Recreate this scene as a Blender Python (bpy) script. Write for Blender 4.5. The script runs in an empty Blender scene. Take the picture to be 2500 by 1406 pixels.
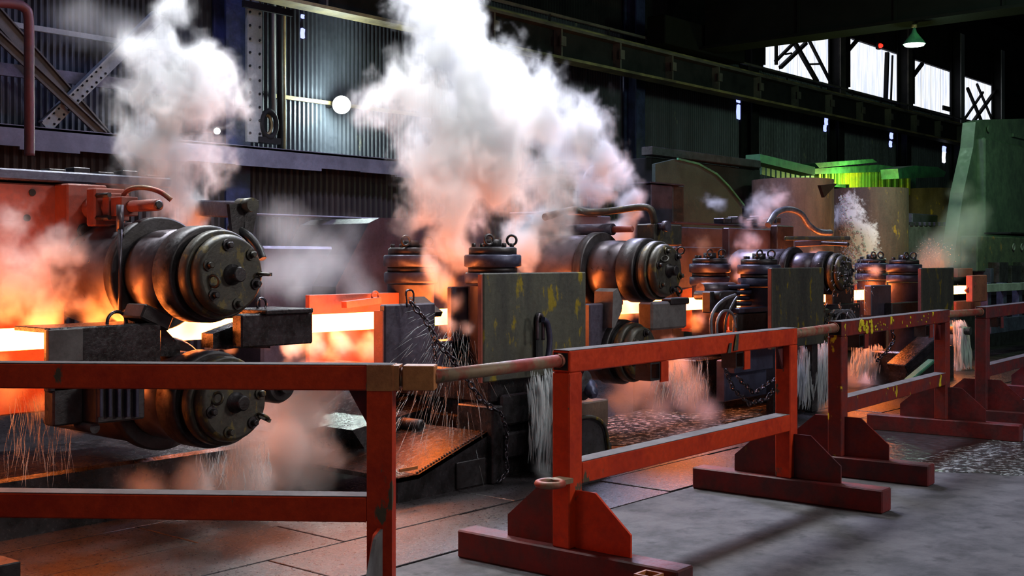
import bpy, bmesh, math, random
from mathutils import Vector, Matrix
random.seed(7)
R = random.Random(11)
sc = bpy.context.scene
COL = sc.collection
PI = math.pi
# ---------------------------------------------------------------- camera
F_PX, HOR = 2900.0, 636.0
EYE = Vector((0, 0, 1.6))
YAW = math.radians(40.2)
FW = Vector((math.cos(YAW), math.sin(YAW), 0)); RT = Vector((math.sin(YAW), -math.cos(YAW), 0))
cam = bpy.data.objects.new('camera', bpy.data.cameras.new('camera'))
COL.objects.link(cam); sc.camera = cam
cam.location = EYE
cam.rotation_euler = (PI / 2, 0, YAW - PI / 2)
cam.data.sensor_width = 36; cam.data.lens = 36 * F_PX / 2500
cam.data.shift_y = -(703 - HOR) / 2500
cam.data.clip_end = 300
cam.data.dof.use_dof = False
# ---------------------------------------------------------------- world, lights, exposure
sc.view_settings.view_transform = 'Standard'
sc.view_settings.look = 'None'
sc.view_settings.gamma = 1; sc.view_settings.use_curve_mapping = False
sc.view_settings.exposure = 0.0
sc.cycles.volume_bounces = 1
sc.cycles.max_bounces = 5; sc.cycles.diffuse_bounces = 2; sc.cycles.glossy_bounces = 2; sc.cycles.transparent_max_bounces = 8
sc.cycles.adaptive_threshold = 0.025
sc.cycles.volume_max_steps = 128
sc.cycles.volume_step_rate = 2.5
sc.cycles.use_denoising = True
sc.cycles.sample_clamp_indirect = 4.0
w = bpy.data.worlds.new('hall_air'); sc.world = w; w.use_nodes = True
bg = w.node_tree.nodes['Background']
bg.inputs[0].default_value = (0.55, 0.62, 0.80, 1); bg.inputs[1].default_value = 0.085

def area(name, loc, target, size, power, color, sy=None, spread=180):
    l = bpy.data.lights.new(name, 'AREA'); l.energy = power; l.color = color
    l.size = size; l.spread = math.radians(spread)
    if sy: l.shape = 'RECTANGLE'; l.size_y = sy
    o = bpy.data.objects.new(name, l); COL.objects.link(o)
    o.location = loc
    o.rotation_euler = (Vector(target) - Vector(loc)).to_track_quat('-Z', 'Y').to_euler()
    return o
# roof lamps above and behind the walkway (out of view), plus an added fill
area('hall_light', (9.0, -4.5, 5.2), (6.3, 4.5, 0.8), 1.4, 330, (1.0, 0.95, 0.9))
area('hall_light', (9.5, 0.5, 8.5), (9.5, 4.0, 0), 1.6, 90, (0.86, 0.92, 1.0))
area('hall_light', (2.2, -1.5, 6.5), (4.5, 5.9, 1.1), 1.2, 6, (1.0, .96, .9), spread=40)  # added fill that brightens the largest roll's end cover
# lights over the mill bay, some of them added for steam and wall
area('bay_light', (8.6, 9.6, 8.6), (7.0, 6.9, 3.2), 1.5, 250, (0.92, 0.97, 1.0), spread=75)
area('bay_light', (9.6, 3.0, 9.0), (7.3, 7.0, 3.3), 1.2, 105, (.95, .98, 1.0), spread=42)  # added front light to whiten the lower half of the tall plume
area('bay_light', (4.6, 9.0, 8.6), (4.7, 7.0, 3.6), 1.0, 34, (0.92, 0.97, 1.0), spread=34)  # added narrow light for the first steam cloud only
area('bay_light', (8.5, 12.0, 9.5), (9.3, 15, 4.8), 1.0, 60, (.42, .50, 1.0), spread=90)  # added blue light that tints the upper left wall
area('bay_light', (13.0, 9.5, 7.5), (12.0, 6.6, 1.5), 1.8, 1000, (0.64, 0.66, 1.0))
area('bay_light', (19.0, 4.5, 5.6), (22.5, 8.0, 2.0), 1.0, 210, (0.55, 1.0, 0.62))

def at(px, py, Y=None, Z=None, X=None, T=None):
    d = FW + RT * ((px - 1250) / F_PX) + Vector((0, 0, -(py - HOR) / F_PX))
    if T is None:
        if Y is not None: T = Y / d.y
        elif X is not None: T = X / d.x
        else: T = (Z - EYE.z) / d.z
    return EYE + d * T
def mpp(p):                      # metres per photo pixel at world point p
    return (p - EYE).dot(FW) / F_PX
# ---------------------------------------------------------------- materials
def nt(name):
    m = bpy.data.materials.new(name); m.use_nodes = True
    t = m.node_tree; b = t.nodes['Principled BSDF']
    return m, t, b
def mixrgb(t, fac, a, b):
    n = t.nodes.new('ShaderNodeMix'); n.data_type = 'RGBA'
    for k, v in ((0, fac), (6, a), (7, b)):
        if hasattr(v, 'is_output'): t.links.new(v, n.inputs[k])
        else: n.inputs[k].default_value = v if not isinstance(v, tuple) else (*v[:3], 1)
    return n.outputs[2]
def noise(t, scale, detail=5, rough=.6, vec=None, dist=0):
    n = t.nodes.new('ShaderNodeTexNoise'); n.inputs['Scale'].default_value = scale
    n.inputs['Detail'].default_value = detail; n.inputs['Roughness'].default_value = rough
    n.inputs['Distortion'].default_value = dist
    if vec is None:
        g = t.nodes.new('ShaderNodeNewGeometry'); vec = g.outputs['Position']
    t.links.new(vec, n.inputs['Vector'])
    return n.outputs['Fac']
def ramp(t, fac, lo, hi, a=(0, 0, 0), b=(1, 1, 1)):
    r = t.nodes.new('ShaderNodeValToRGB'); t.links.new(fac, r.inputs[0])
    r.color_ramp.elements[0].position = lo; r.color_ramp.elements[1].position = hi
    r.color_ramp.elements[0].color = (*a, 1); r.color_ramp.elements[1].color = (*b, 1)
    return r.outputs[0]
def stretch(t, sx, sy, sz):
    g = t.nodes.new('ShaderNodeNewGeometry'); v = t.nodes.new('ShaderNodeVectorMath'); v.operation = 'MULTIPLY'
    t.links.new(g.outputs['Position'], v.inputs[0]); v.inputs[1].default_value = (sx, sy, sz)
    return v.outputs[0]
def worn(name, col, dirt, rough=.5, metal=.0, scale=3, lo=.42, hi=.62, bump=.25, streak=False, third=None, tlo=.62, thi=.68, fine=30):
    m, t, b = nt(name)
    vec = stretch(t, 1, 1, .25) if streak else None
    c = mixrgb(t, ramp(t, noise(t, scale, 7, .65, vec), lo, hi), col, dirt)
    if third: c = mixrgb(t, ramp(t, noise(t, scale * 1.7, 6, .6, stretch(t, 1, 1, .5)), tlo, thi), c, third)
    f = noise(t, fine, 6, .7)
    c2 = mixrgb(t, ramp(t, f, .3, .7), (0.55, 0.55, 0.55), (1, 1, 1))
    mm = t.nodes.new('ShaderNodeMix'); mm.data_type = 'RGBA'; mm.blend_type = 'MULTIPLY'; mm.inputs[0].default_value = .7
    t.links.new(c, mm.inputs[6]); t.links.new(c2, mm.inputs[7])
    t.links.new(mm.outputs[2], b.inputs['Base Color'])
    b.inputs['Metallic'].default_value = metal
    rr = t.nodes.new('ShaderNodeMapRange'); t.links.new(f, rr.inputs[0])
    rr.inputs[1].default_value = .3; rr.inputs[2].default_value = .7
    rr.inputs[3].default_value = max(.05, rough - .15); rr.inputs[4].default_value = min(1, rough + .15)
    t.links.new(rr.outputs[0], b.inputs['Roughness'])
    bp = t.nodes.new('ShaderNodeBump'); bp.inputs['Strength'].default_value = bump; bp.inputs['Distance'].default_value = .01
    t.links.new(f, bp.inputs['Height']); t.links.new(bp.outputs[0], b.inputs['Normal'])
    return m
def glow(name, col, strength):
    m, t, b = nt(name)
    b.inputs['Base Color'].default_value = (0.1, 0.05, 0.03, 1)
    b.inputs['Emission Color'].default_value = (*col, 1); b.inputs['Emission Strength'].default_value = strength
    return m
M = {}
M['red'] = worn('red_paint', (.62, .044, .007), (.43, .024, .007), .5, 0, 4, .45, .7, .15, third=(.10, .075, .045), tlo=.66, thi=.69)
M['red_dark'] = worn('dark_red_paint', (.17, .022, .022), (.085, .030, .032), .5, 0, 5, .4, .6, .2, third=(.15, .10, .03), tlo=.68, thi=.72)
M['red_yellow'] = worn('red_paint_yellow_splashed', (.22, .025, .015), (.13, .03, .03), .45, 0, 5, .42, .6, .15, third=(.75, .60, .02), tlo=.63, thi=.65)
M['ochre'] = worn('ochre_paint', (.50, .18, .05), (.38, .12, .035), .5, 0, 4)
M['dust'] = worn('dust_on_steel', (.15, .14, .14), (.09, .08, .08), .85, 0, 6, .4, .65, .2)
M['pipe'] = worn('rusty_pipe', (.26, .17, .10), (.33, .05, .03), .6, .2, 7, .45, .6, .2, third=(.10, .11, .06))
M['steel'] = worn('dark_machine_steel', (.060, .055, .060), (.030, .026, .026), .42, .6, 5, .4, .6, .3)
M['steel_wet'] = worn('wet_dark_steel', (.055, .050, .055), (.020, .018, .018), .22, .5, 6, .4, .6, .3)
M['steel_blue'] = worn('blue_grey_steel', (.070, .075, .13), (.035, .035, .065), .4, .4, 3, .4, .6, .2)
M['bright'] = worn('polished_roll_steel', (.15, .13, .15), (.10, .085, .10), .38, .7, 2, .35, .65, .05, fine=12)
M['olive'] = worn('olive_plate', (.085, .085, .065), (.055, .055, .048), .5, .2, 4, .42, .6, .4, True, third=(.24, .18, .02), tlo=.58, thi=.64)
M['cover'] = worn('oily_cover', (.060, .055, .042), (.040, .037, .030), .48, .3, 9, .4, .6, .25, third=(.13, .10, .03), tlo=.56, thi=.62)
M['redplate'] = worn('red_oxide_plate', (.30, .075, .05), (.20, .045, .035), .6, .1, 4, .4, .65, .4)
M['purple'] = worn('purple_grey_steel', (.085, .072, .105), (.050, .042, .062), .45, .3, 3, .4, .6, .3)
M['brown'] = worn('brown_drum', (.16, .105, .075), (.085, .055, .045), .6, .2, 3, .4, .6, .5, True, third=(.42, .24, .03), tlo=.64, thi=.70)
M['green'] = worn('green_machine_paint', (.075, .12, .075), (.045, .075, .05), .5, 0, 3, .4, .65, .25, fine=9)
M['green_hood'] = worn('green_hood_paint', (.05, .22, .10), (.03, .12, .07), .5, 0, 5, .4, .6, .2)
M['yellow_sheet'] = worn('yellow_green_sheet', (.50, .52, .03), (.15, .35, .05), .5, 0, 1.2, .42, .55, .15)
M['wall'] = worn('sooty_corrugated_sheet', (.070, .078, .10), (.026, .028, .036), .55, .3, .8, .38, .62, .1, True, third=(.26, .24, .15), tlo=.66, thi=.72, fine=12)
M['wall_low'] = worn('dark_brown_sheet', (.050, .035, .035), (.028, .022, .025), .7, .1, 1, .4, .6, .1, True)
M['ledge'] = worn('lilac_grey_ledge', (.16, .15, .20), (.10, .095, .13), .7, 0, 2, .4, .6, .2)
M['column'] = worn('navy_column', (.030, .036, .11), (.015, .018, .05), .5, .2, 3)
M['lattice'] = worn('grey_riveted_plate', (.26, .27, .26), (.15, .155, .15), .6, .1, 3, .4, .65, .2, True)
M['beam'] = worn('brown_beam', (.10, .085, .07), (.045, .040, .038), .6, .2, 2)
M['girder'] = worn('dark_girder', (.018, .017, .018), (.010, .010, .011), .7, .2, 2)
M['rail'] = worn('yellowed_rail', (.30, .23, .09), (.10, .075, .04), .5, .3, 1.5, .4, .62, .1)
M['roof'] = worn('black_roof', (.005, .005, .005), (.003, .003, .003), .9, 0, 1)
for _k in ('red', 'red_dark', 'red_yellow', 'dust', 'olive'): M[_k].node_tree.nodes['Principled BSDF'].inputs['Specular IOR Level'].default_value = .25
for _k in ('roof', 'girder'): M[_k].node_tree.nodes['Principled BSDF'].inputs['Specular IOR Level'].default_value = .08; M[_k].node_tree.nodes['Principled BSDF'].inputs['Metallic'].default_value = 0
M['copper'] = worn('red_pipe_paint', (.17, .05, .06), (.09, .04, .05), .5, .1, 2)
M['chain'] = worn('wet_chain', (.10, .09, .11), (.05, .045, .05), .28, .9, 20)
M['hose'] = worn('rubber_hose', (.05, .05, .055), (.03, .03, .03), .35, 0, 8)
M['hose_grey'] = worn('grey_hose', (.22, .22, .25), (.12, .12, .14), .35, .2, 8)
M['black'] = worn('hollow_shade', (.008, .008, .008), (.005, .005, .005), .9, 0, 5)  # black that stands in for the shade inside holes and tube ends
M['concrete'] = worn('dusty_concrete', (.10, .097, .105), (.038, .038, .043), .9, 0, 3.2, .40, .62, .8, fine=17, third=(.03, .03, .034), tlo=.56, thi=.68)
M['plate'] = worn('wet_floor_plate', (.034, .028, .030), (.014, .012, .014), .33, .2, 2.6, .38, .62, .5, fine=38)
M['hot'] = glow('white_hot_steel', (1.0, .205, .034), 31)
M['lamp_white'] = glow('lamp_white', (.85, 1.0, .95), 60)
M['lamp_green'] = glow('lamp_green_white', (.70, 1.0, .80), 9)
M['lamp_red'] = glow('lamp_red', (1.0, .02, .01), 3)
M['slit'] = glow('daylight_gap', (.30, .36, 1.0), 2.2)
M['sun_slit'] = glow('bright_gap', (.8, .85, 1.0), 2.5)
M['green_lamp'] = glow('signal_green', (.1, 1.0, .3), 2)
# daylight panes: translucent corrugated plastic lit from outside
def panes():
    m, t, b = nt('translucent_sheet')
    n = noise(t, 2.0, 6, .6, stretch(t, 6, 1, .35))
    c = ramp(t, n, .35, .62, (.55, .62, .82), (1, 1, 1))
    b.inputs['Base Color'].default_value = (.5, .5, .55, 1)
    t.links.new(c, b.inputs['Emission Color']); b.inputs['Emission Strength'].default_value = 1.1
    return m
M['pane'] = panes()
def water_mat():
    m, t, b = nt('falling_water')
    b.inputs['Base Color'].default_value = (.75, .80, .82, 1); b.inputs['Roughness'].default_value = .2
    b.inputs['Alpha'].default_value = .30; b.inputs['IOR'].default_value = 1.33
    return m
M['water'] = water_mat()
M['foam'] = worn('foam', (.75, .78, .80), (.55, .58, .60), .4, 0, 14)
def steam_mat(name, dens, col=(.97, .97, .98), aniso=.25):
    m = bpy.data.materials.new(name); m.use_nodes = True; t = m.node_tree
    t.nodes.remove(t.nodes['Principled BSDF'])
    v = t.nodes.new('ShaderNodeVolumePrincipled')
    v.inputs['Color'].default_value = (*col, 1); v.inputs['Density'].default_value = dens
    v.inputs['Anisotropy'].default_value = aniso; v.inputs['Density Attribute'].default_value = 'density'
    t.links.new(v.outputs[0], t.nodes['Material Output'].inputs['Volume'])
    return m

# ---------------------------------------------------------------- mesh builder
def track(d):
    return Vector(d).to_track_quat('Z', 'Y').to_matrix().to_4x4()
class MB:
    def __init__(s): s.bm = bmesh.new(); s.mats = []; s.smooth = False
    def _fin(s, verts, mat4): bmesh.ops.transform(s.bm, matrix=mat4, verts=verts)
    def box(s, lo, hi, bev=0, rot=None, mi=0):
        lo, hi = Vector(lo), Vector(hi); c = (lo + hi) / 2; d = hi - lo
        r = bmesh.ops.create_cube(s.bm, size=1); vs = r['verts']
        m = Matrix.Translation(c) @ (rot.to_4x4() if rot else Matrix()) @ Matrix.Diagonal((abs(d.x), abs(d.y), abs(d.z), 1))
        s._fin(vs, m)
        if bev > 0:
            es = list({e for v in vs for e in v.link_edges})
            bmesh.ops.bevel(s.bm, geom=es, offset=bev, segments=1, affect='EDGES')
        return s
    def bar(s, a, b, w, h=None, bev=0, roll=0):          # box running a -> b
        a, b = Vector(a), Vector(b); h = h or w; L = (b - a).length
        r = bmesh.ops.create_cube(s.bm, size=1); vs = r['verts']
        d = (b - a).normalized()
        side = d.cross(Vector((0, 0, 1)))
        if side.length < 1e-3: side = Vector((1, 0, 0))
        side.normalize(); up = side.cross(d)
        if roll:
            q = Matrix.Rotation(roll, 3, d); side = q @ side; up = q @ up
        m = Matrix((( side.x, up.x, d.x, 0), (side.y, up.y, d.y, 0), (side.z, up.z, d.z, 0), (0, 0, 0, 1)))
        s._fin(vs, Matrix.Translation((a + b) / 2) @ m @ Matrix.Diagonal((w, h, L, 1)))
        if bev > 0:
            es = list({e for v in vs for e in v.link_edges})
            bmesh.ops.bevel(s.bm, geom=es, offset=bev, segments=1, affect='EDGES')
        return s
    def lathe(s, prof, o, axis=(0, 1, 0), n=40, a0=0, a1=2 * PI, close=True):   # prof [(dist along axis, radius)]
        m = Matrix.Translation(o) @ track(axis); full = abs(a1 - a0 - 2 * PI) < 1e-6
        k = n if full else n + 1; rings = []
        for d, r in prof:
            rings.append([s.bm.verts.new(m @ Vector((r * math.cos(a0 + (a1 - a0) * i / n), r * math.sin(a0 + (a1 - a0) * i / n), d))) for i in range(k)])
        for A, B in zip(rings, rings[1:]):
            for i in range(n):
                j = (i + 1) % k
                try: f = s.bm.faces.new((A[i], A[j], B[j], B[i])); f.smooth = True
                except Exception: pass
        if full and close:
            for ring, (d, r) in ((rings[0], prof[0]), (rings[-1], prof[-1])):
                if r > 1e-4:
                    try: s.bm.faces.new(ring)
                    except Exception: pass
        return s
    def cyl(s, a, b, r, n=20, r2=None):
        a, b = Vector(a), Vector(b)
        return s.lathe([(0, r), ((b - a).length, r if r2 is None else r2)], a, b - a, n)
    def torus(s, c, axis, R_, r, n=20, k=8, sx=1):
        m = Matrix.Translation(c) @ track(axis); rings = []
        for i in range(n):
            a = 2 * PI * i / n; ring = []
            for j in range(k):
                b = 2 * PI * j / k; q = R_ + r * math.cos(b)
                ring.append(s.bm.verts.new(m @ Vector((q * math.cos(a) * sx, q * math.sin(a), r * math.sin(b)))))
            rings.append(ring)
        for i in range(n):
            for j in range(k):
                f = s.bm.faces.new((rings[i][j], rings[(i + 1) % n][j], rings[(i + 1) % n][(j + 1) % k], rings[i][(j + 1) % k])); f.smooth = True
        return s
    def tube(s, pts, r, n=10, steps=6):
        P = [Vector(p) for p in pts]; path = []
        for i in range(len(P) - 1):
            p0 = P[max(i - 1, 0)]; p1 = P[i]; p2 = P[i + 1]; p3 = P[min(i + 2, len(P) - 1)]
            for q in range(steps):
                u = q / steps
                path.append(.5 * ((2 * p1) + (p2 - p0) * u + (2 * p0 - 5 * p1 + 4 * p2 - p3) * u * u + (3 * p1 - p0 - 3 * p2 + p3) * u ** 3))
        path.append(P[-1]); rings = []; up = Vector((.13, .21, .97))
        for i, p in enumerate(path):
            d = (path[min(i + 1, len(path) - 1)] - path[max(i - 1, 0)]).normalized()
            a = d.cross(up).normalized(); b = d.cross(a)
            rr = r if not callable(r) else r(i / (len(path) - 1))
            rings.append([s.bm.verts.new(p + rr * (a * math.cos(2 * PI * j / n) + b * math.sin(2 * PI * j / n))) for j in range(n)])
        for A, B in zip(rings, rings[1:]):
            for j in range(n):
                f = s.bm.faces.new((A[j], A[(j + 1) % n], B[(j + 1) % n], B[j])); f.smooth = True
        for q in (rings[0], rings[-1]): s.bm.faces.new(q)
        return s
    def prism(s, poly, ext, bev=0):          # poly: world points (planar), ext: vector
        ext = Vector(ext); A = [s.bm.verts.new(Vector(p)) for p in poly]; B = [s.bm.verts.new(Vector(p) + ext) for p in poly]
        n = len(A); s.bm.faces.new(A); s.bm.faces.new(B[::-1])
        for i in range(n): s.bm.faces.new((A[i], B[i], B[(i + 1) % n], A[(i + 1) % n]))
        return s
    def hollow(s, a, b, w, th, up=(0, 0, 1)):     # open square tube a->b
        a, b = Vector(a), Vector(b); d = (b - a).normalized(); sd = d.cross(Vector(up)).normalized(); u = sd.cross(d)
        h = w / 2 - th / 2
        for q in (u, -u): s.bar(a + q * h, b + q * h, w, th)
        for q in (sd, -sd): s.bar(a + q * h, b + q * h, th, w - 2 * th)
        return s

def mk(name, mb, mat, parent=None, label=None, kind=None):
    bm = mb.bm if isinstance(mb, MB) else mb
    bmesh.ops.recalc_face_normals(bm, faces=bm.faces[:])
    me = bpy.data.meshes.new(name)
    o = bpy.data.objects.new(name, me); COL.objects.link(o)
    if parent is not None:
        base = Vector((0, 0, 0)); q = parent
        while q is not None: base += q.location; q = q.parent
        bmesh.ops.translate(bm, verts=bm.verts[:], vec=-base)
        o.parent = parent
    bm.to_mesh(me); bm.free()
    for mm in (mat if isinstance(mat, list) else [mat]): me.materials.append(M[mm] if isinstance(mm, str) else mm)
    if label: o['label'] = label
    if kind: o['kind'] = kind
    return o
def thing(name, label, cat, loc, group=None):
    o = bpy.data.objects.new(name, None); COL.objects.link(o); o.location = loc; o.empty_display_size = .1
    o['label'] = label; o['category'] = cat
    if group: o['group'] = group
    return o
def tag(o, label, cat, group=None, kind=None):
    o['label'] = label; o['category'] = cat
    if group: o['group'] = group
    if kind: o['kind'] = kind
    return o
def struct(o): o['kind'] = 'structure'; return o
def copy_tree(root, loc, label=None, scale=None):
    c = root.copy(); COL.objects.link(c); c.location = loc
    if scale: c.scale = (scale,) * 3
    if label: c['label'] = label
    def kids(a, b):
        for ch in list(a.children):
            if ch == b: continue
            d = ch.copy(); COL.objects.link(d); d.parent = b; kids(ch, d)
    kids(root, c)
    return c
V = Vector
Z3 = V((0, 0, 1))
#==SETTING==
# ---------------------------------------------------------------- floor
fl = thing('floor', 'x', 'floor', (0, 0, 0)); del fl['label']; del fl['category']; fl['kind'] = 'structure'
b = MB(); b.box((-2, -6, -.2), (60, 4.45, 0)); mk('concrete_slab', b, 'concrete', fl)
b = MB(); b.box((-2, 4.45, -.25), (60, 16, -.035)); mk('mill_pit', b, 'plate', fl)
pl = None
for i in range(18):
    for j in range(4):
        x0 = 1.0 + i * 1.5 + (j % 2) * .55; y0 = 4.47 + j * .62
        b = MB(); b.box((x0 + .006, y0 + .006, -.03), (x0 + 1.494, y0 + .614, R.uniform(-.004, .003)), .003)
        mk('floor_plate', b, 'plate', fl)
# ---------------------------------------------------------------- back wall
WY = 15.0
wb = thing('wall_back', 'x', 'wall', (0, WY, 0)); del wb['label']; del wb['category']; wb['kind'] = 'structure'
def corr(b, x0, x1, z0, z1, y, pitch=.09, amp=.018):
    n = int((x1 - x0) / pitch * 4); prev = None
    for i in range(n + 1):
        x = x0 + (x1 - x0) * i / n; yy = y + amp * (1, 1, -1, -1)[i % 4]
        a = b.bm.verts.new((x, yy, z0)); c = b.bm.verts.new((x, yy, z1))
        if prev: b.bm.faces.new((prev[0], a, c, prev[1]))
        prev = (a, c)
colX = [at(p, 300, Y=WY - .5).x for p in (590, 1140, 1556, 1836, 2046, 2210, 2338, 2436)]
colX = [colX[0] - 5.2] + colX + [colX[-1] + 5, colX[-1] + 10]
for x0, x1 in zip(colX, colX[1:]):
    b = MB(); corr(b, x0, x1, 3.2, 6.56, WY); mk('panel', b, 'wall', wb)
    b = MB(); corr(b, x0, x1, -.2, 3.25, WY - .35, .12, .025); mk('panel', b, 'wall_low', wb)
    b = MB(); corr(b, x0, x1, 8.18, 10.5, WY); mk('panel', b, 'girder', wb)
# bays left of the window row stay closed above as well
for x0, x1 in zip(colX[:4], colX[1:5]):
    b = MB(); corr(b, x0, x1, 6.56, 8.18, WY); mk('panel', b, 'wall' if x0 < 15 else 'girder', wb)
b = MB(); b.box((colX[0], WY - .38, -.2), (colX[-1], WY + .6, -.1)); mk('sill', b, 'girder', wb)
# ledge flashing
b = MB(); n = 60; x0, x1 = colX[0], colX[-1]; pts = []
for i in range(n):
    xa = x0 + (x1 - x0) * i / n; xb = x0 + (x1 - x0) * (i + 1) / n
    zb = 2.98 + .06 * R.random()
    b.box((xa, WY - .75, zb), (xb, WY - .70, 3.28)); b.box((xa, WY - .75, 3.25), (xb, WY, 3.29))
struct(mk('trim_1', b, 'ledge'))
# ceiling
b = MB(); b.box((-2, -8, 10.5), (60, WY + .5, 10.7)); struct(mk('ceiling', b, 'roof'))
b = MB(); b.box((59.8, -6, 0), (60, 16, 10.5)); struct(mk('wall_far', b, 'girder'))
# roof girders crossing overhead (large dark masses in the top of the frame)
for k, (xx, zz) in enumerate(((13.5, 6.2), (21.0, 7.3), (29.0, 8.2), (37.0, 8.6))):
    pass
g = thing('crane_bridge', 'black travelling crane bridge crossing the hall just under the roof', 'crane', (22.3, 13.5, 6.1))
b = MB(); b.box((22.0, -6, 6.16), (22.5, 13.2, 7.7)); mk('girder', b, 'roof', g)
b = MB(); b.box((21.9, -6, 6.10), (22.6, 13.3, 6.16)); mk('lower_flange', b, 'roof', g)
b = MB(); b.box((20.6, 13.3, 6.06), (23.9, 13.75, 6.65), .02); mk('end_truck', b, 'roof', g)
for k in range(9):
    b = MB(); b.box((21.96, -5 + k * 2, 6.17), (22.0, -4.95 + k * 2, 7.6)); mk('stiffener', b, 'roof', g)
# windows
wins = [(1862, 2034, 82, 1), (2070, 2196, 88, 2), (2228, 2323, 100, 3), (2350, 2427, 0, 4)]
for k, (pa, pb, _, n) in enumerate(wins):
    xa, xb = at(pa, 200, Y=WY).x, at(pb, 200, Y=WY).x
    wn = thing('window_%d' % n, 'x', 'w', (xa, WY, 6.56)); del wn['label']; del wn['category']; wn['kind'] = 'structure'
    m_ = 8; wd = (xb - xa) / m_
    for i in range(m_):
        b = MB(); corr(b, xa + i * wd + .01, xa + (i + 1) * wd - .01, 6.58, 8.16, WY + .05 + .004 * (i % 2), .12, .012); mk('pane', b, 'pane', wn)
    b = MB()
    for z in (6.56, 8.19): b.box((xa - .05, WY - .06, z - .04), (xb + .05, WY + .04, z + .04))
    for x in (xa, xb): b.box((x - .05, WY - .06, 6.7), (x + .05, WY + .04, 8.4))
    mk('window_frame', b, 'girder', wn)
    b = MB()
    if n == 1:
        b.bar(at(1905, 165, Y=14.8), at(1968, 105, Y=14.8), .09); b.bar(at(1893, 150, Y=14.8), at(1945, 98, Y=14.8), .07)
        b.bar(at(1935, 95, Y=14.8), at(1995, 200, Y=14.8), .10); b.bar(at(1975, 98, Y=14.8), at(2030, 205, Y=14.8), .07)
        b.bar(at(1975, 157, Y=14.8), at(2002, 156, Y=14.8), .05); b.bar(at(1895, 85, Y=14.8), at(1895, 158, Y=14.8), .07)
        b.bar(at(1918, 132, Y=14.8), at(1932, 130, Y=14.8), .05)
    elif n == 2:
        b.bar(at(2166, 128, Y=14.8), at(2162, 245, Y=14.8), .11); b.bar(at(2065, 130, Y=14.8), at(2096, 94, Y=14.8), .09); b.bar(at(2179, 135, Y=14.8), at(2175, 250, Y=14.8), .05)
    elif n == 3:
        b.bar(at(2226, 190, Y=14.8), at(2252, 155, Y=14.8), .1)
        b.box(at(2304, 268, Y=14.8), at(2318, 262, Y=14.85))
    else:
        b.bar(at(2362, 215, Y=14.8), at(2402, 310, Y=14.8), .09); b.bar(at(2385, 205, Y=14.8), at(2425, 300, Y=14.8), .07)
        b.bar(at(2352, 295, Y=14.8), at(2400, 225, Y=14.8), .07); b.bar(at(2368, 308, Y=14.8), at(2430, 222, Y=14.8), .10)
    mk('brace', b, 'girder', wn)
# opaque infill of the window band between windows
band = [colX[4], at(1862, 200, Y=WY).x, at(2034, 200, Y=WY).x, at(2070, 200, Y=WY).x, at(2196, 200, Y=WY).x, at(2228, 200, Y=WY).x, at(2323, 200, Y=WY).x, at(2350, 200, Y=WY).x, at(2427, 200, Y=WY).x, 60]
for i in range(0, len(band), 2):
    b = MB(); b.box((band[i], WY - .02, 6.54), (band[i + 1], WY + .03, 8.20)); mk('infill', b, 'girder', wb)

# columns along the wall
labs = {590: 'navy riveted column beside the grey perforated plate, behind the first steam cloud', 1140: 'navy column hidden behind the tall middle steam plume',
        1556: 'dark navy column just beside the upper edge of the big steam plume', 1836: 'dark column standing behind the dark dust hood of the hall',
        2046: 'grey topped column between the cross braced window and the next one', 2210: 'grey column under the hanging green lamp',
        2338: 'grey column between the third and the fourth bright window', 2436: 'last pale column beside the green machine top'}
for p in (590, 1140, 1556, 1836, 2046, 2210, 2338, 2436):
    q = at(p + (16 if p > 1000 else 0), 300, Y=WY - .5); c = thing('column', labs[p], 'column', (q.x, q.y, 0), 'columns along the back wall')
    wI = .22 if p < 1000 else .17
    b = MB(); b.box((q.x - wI, WY - .42, 0), (q.x + wI, WY - .38, 9.5)); mk('front_flange', b, 'column' if p < 1800 else 'girder', c)
    b = MB(); b.box((q.x - .03, WY - .38, 0), (q.x + .03, WY - .12, 9.5)); mk('web', b, 'column' if p < 1800 else 'girder', c)
    b = MB(); b.box((q.x - wI, WY - .12, 0), (q.x + wI, WY - .08, 9.5)); mk('rear_flange', b, 'column' if p < 1800 else 'girder', c)
    if p > 2000:
        b = MB(); b.box((q.x - wI, WY - .46, 6.0), (q.x + wI, WY - .43, 9.4)); mk('cover_plate', b, 'lattice' if p > 2300 else 'beam', c)
# perforated riveted plate column
q0, q1 = at(604, 200, Y=WY - .6), at(640, 200, Y=WY - .6)
c = thing('riveted_plate_column', 'pale grey perforated plate column beside the navy column, lit by the floodlight', 'column', (q0.x, q0.y, 0))
b = MB(); b.box((q0.x, q0.y, 3.37), (q1.x, q0.y + .05, 10)); mk('plate', b, 'lattice', c)
for k in range(26):
    for s_ in (.17, .83):
        zz = 3.5 + k * .2
        b = MB(); xx = q0.x + (q1.x - q0.x) * s_; b.lathe([(0, .022), (.012, .020), (.018, .010)], (xx, q0.y - .001, zz), (0, -1, 0), 8); mk('rivet', b, 'girder', c)
for zz in (5.35, 6.5):
    b = MB(); b.box((q0.x - .1, q0.y - .05, zz), (q1.x + .55, q0.y, zz + .10)); mk('tie_bar', b, 'girder', c)
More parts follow.
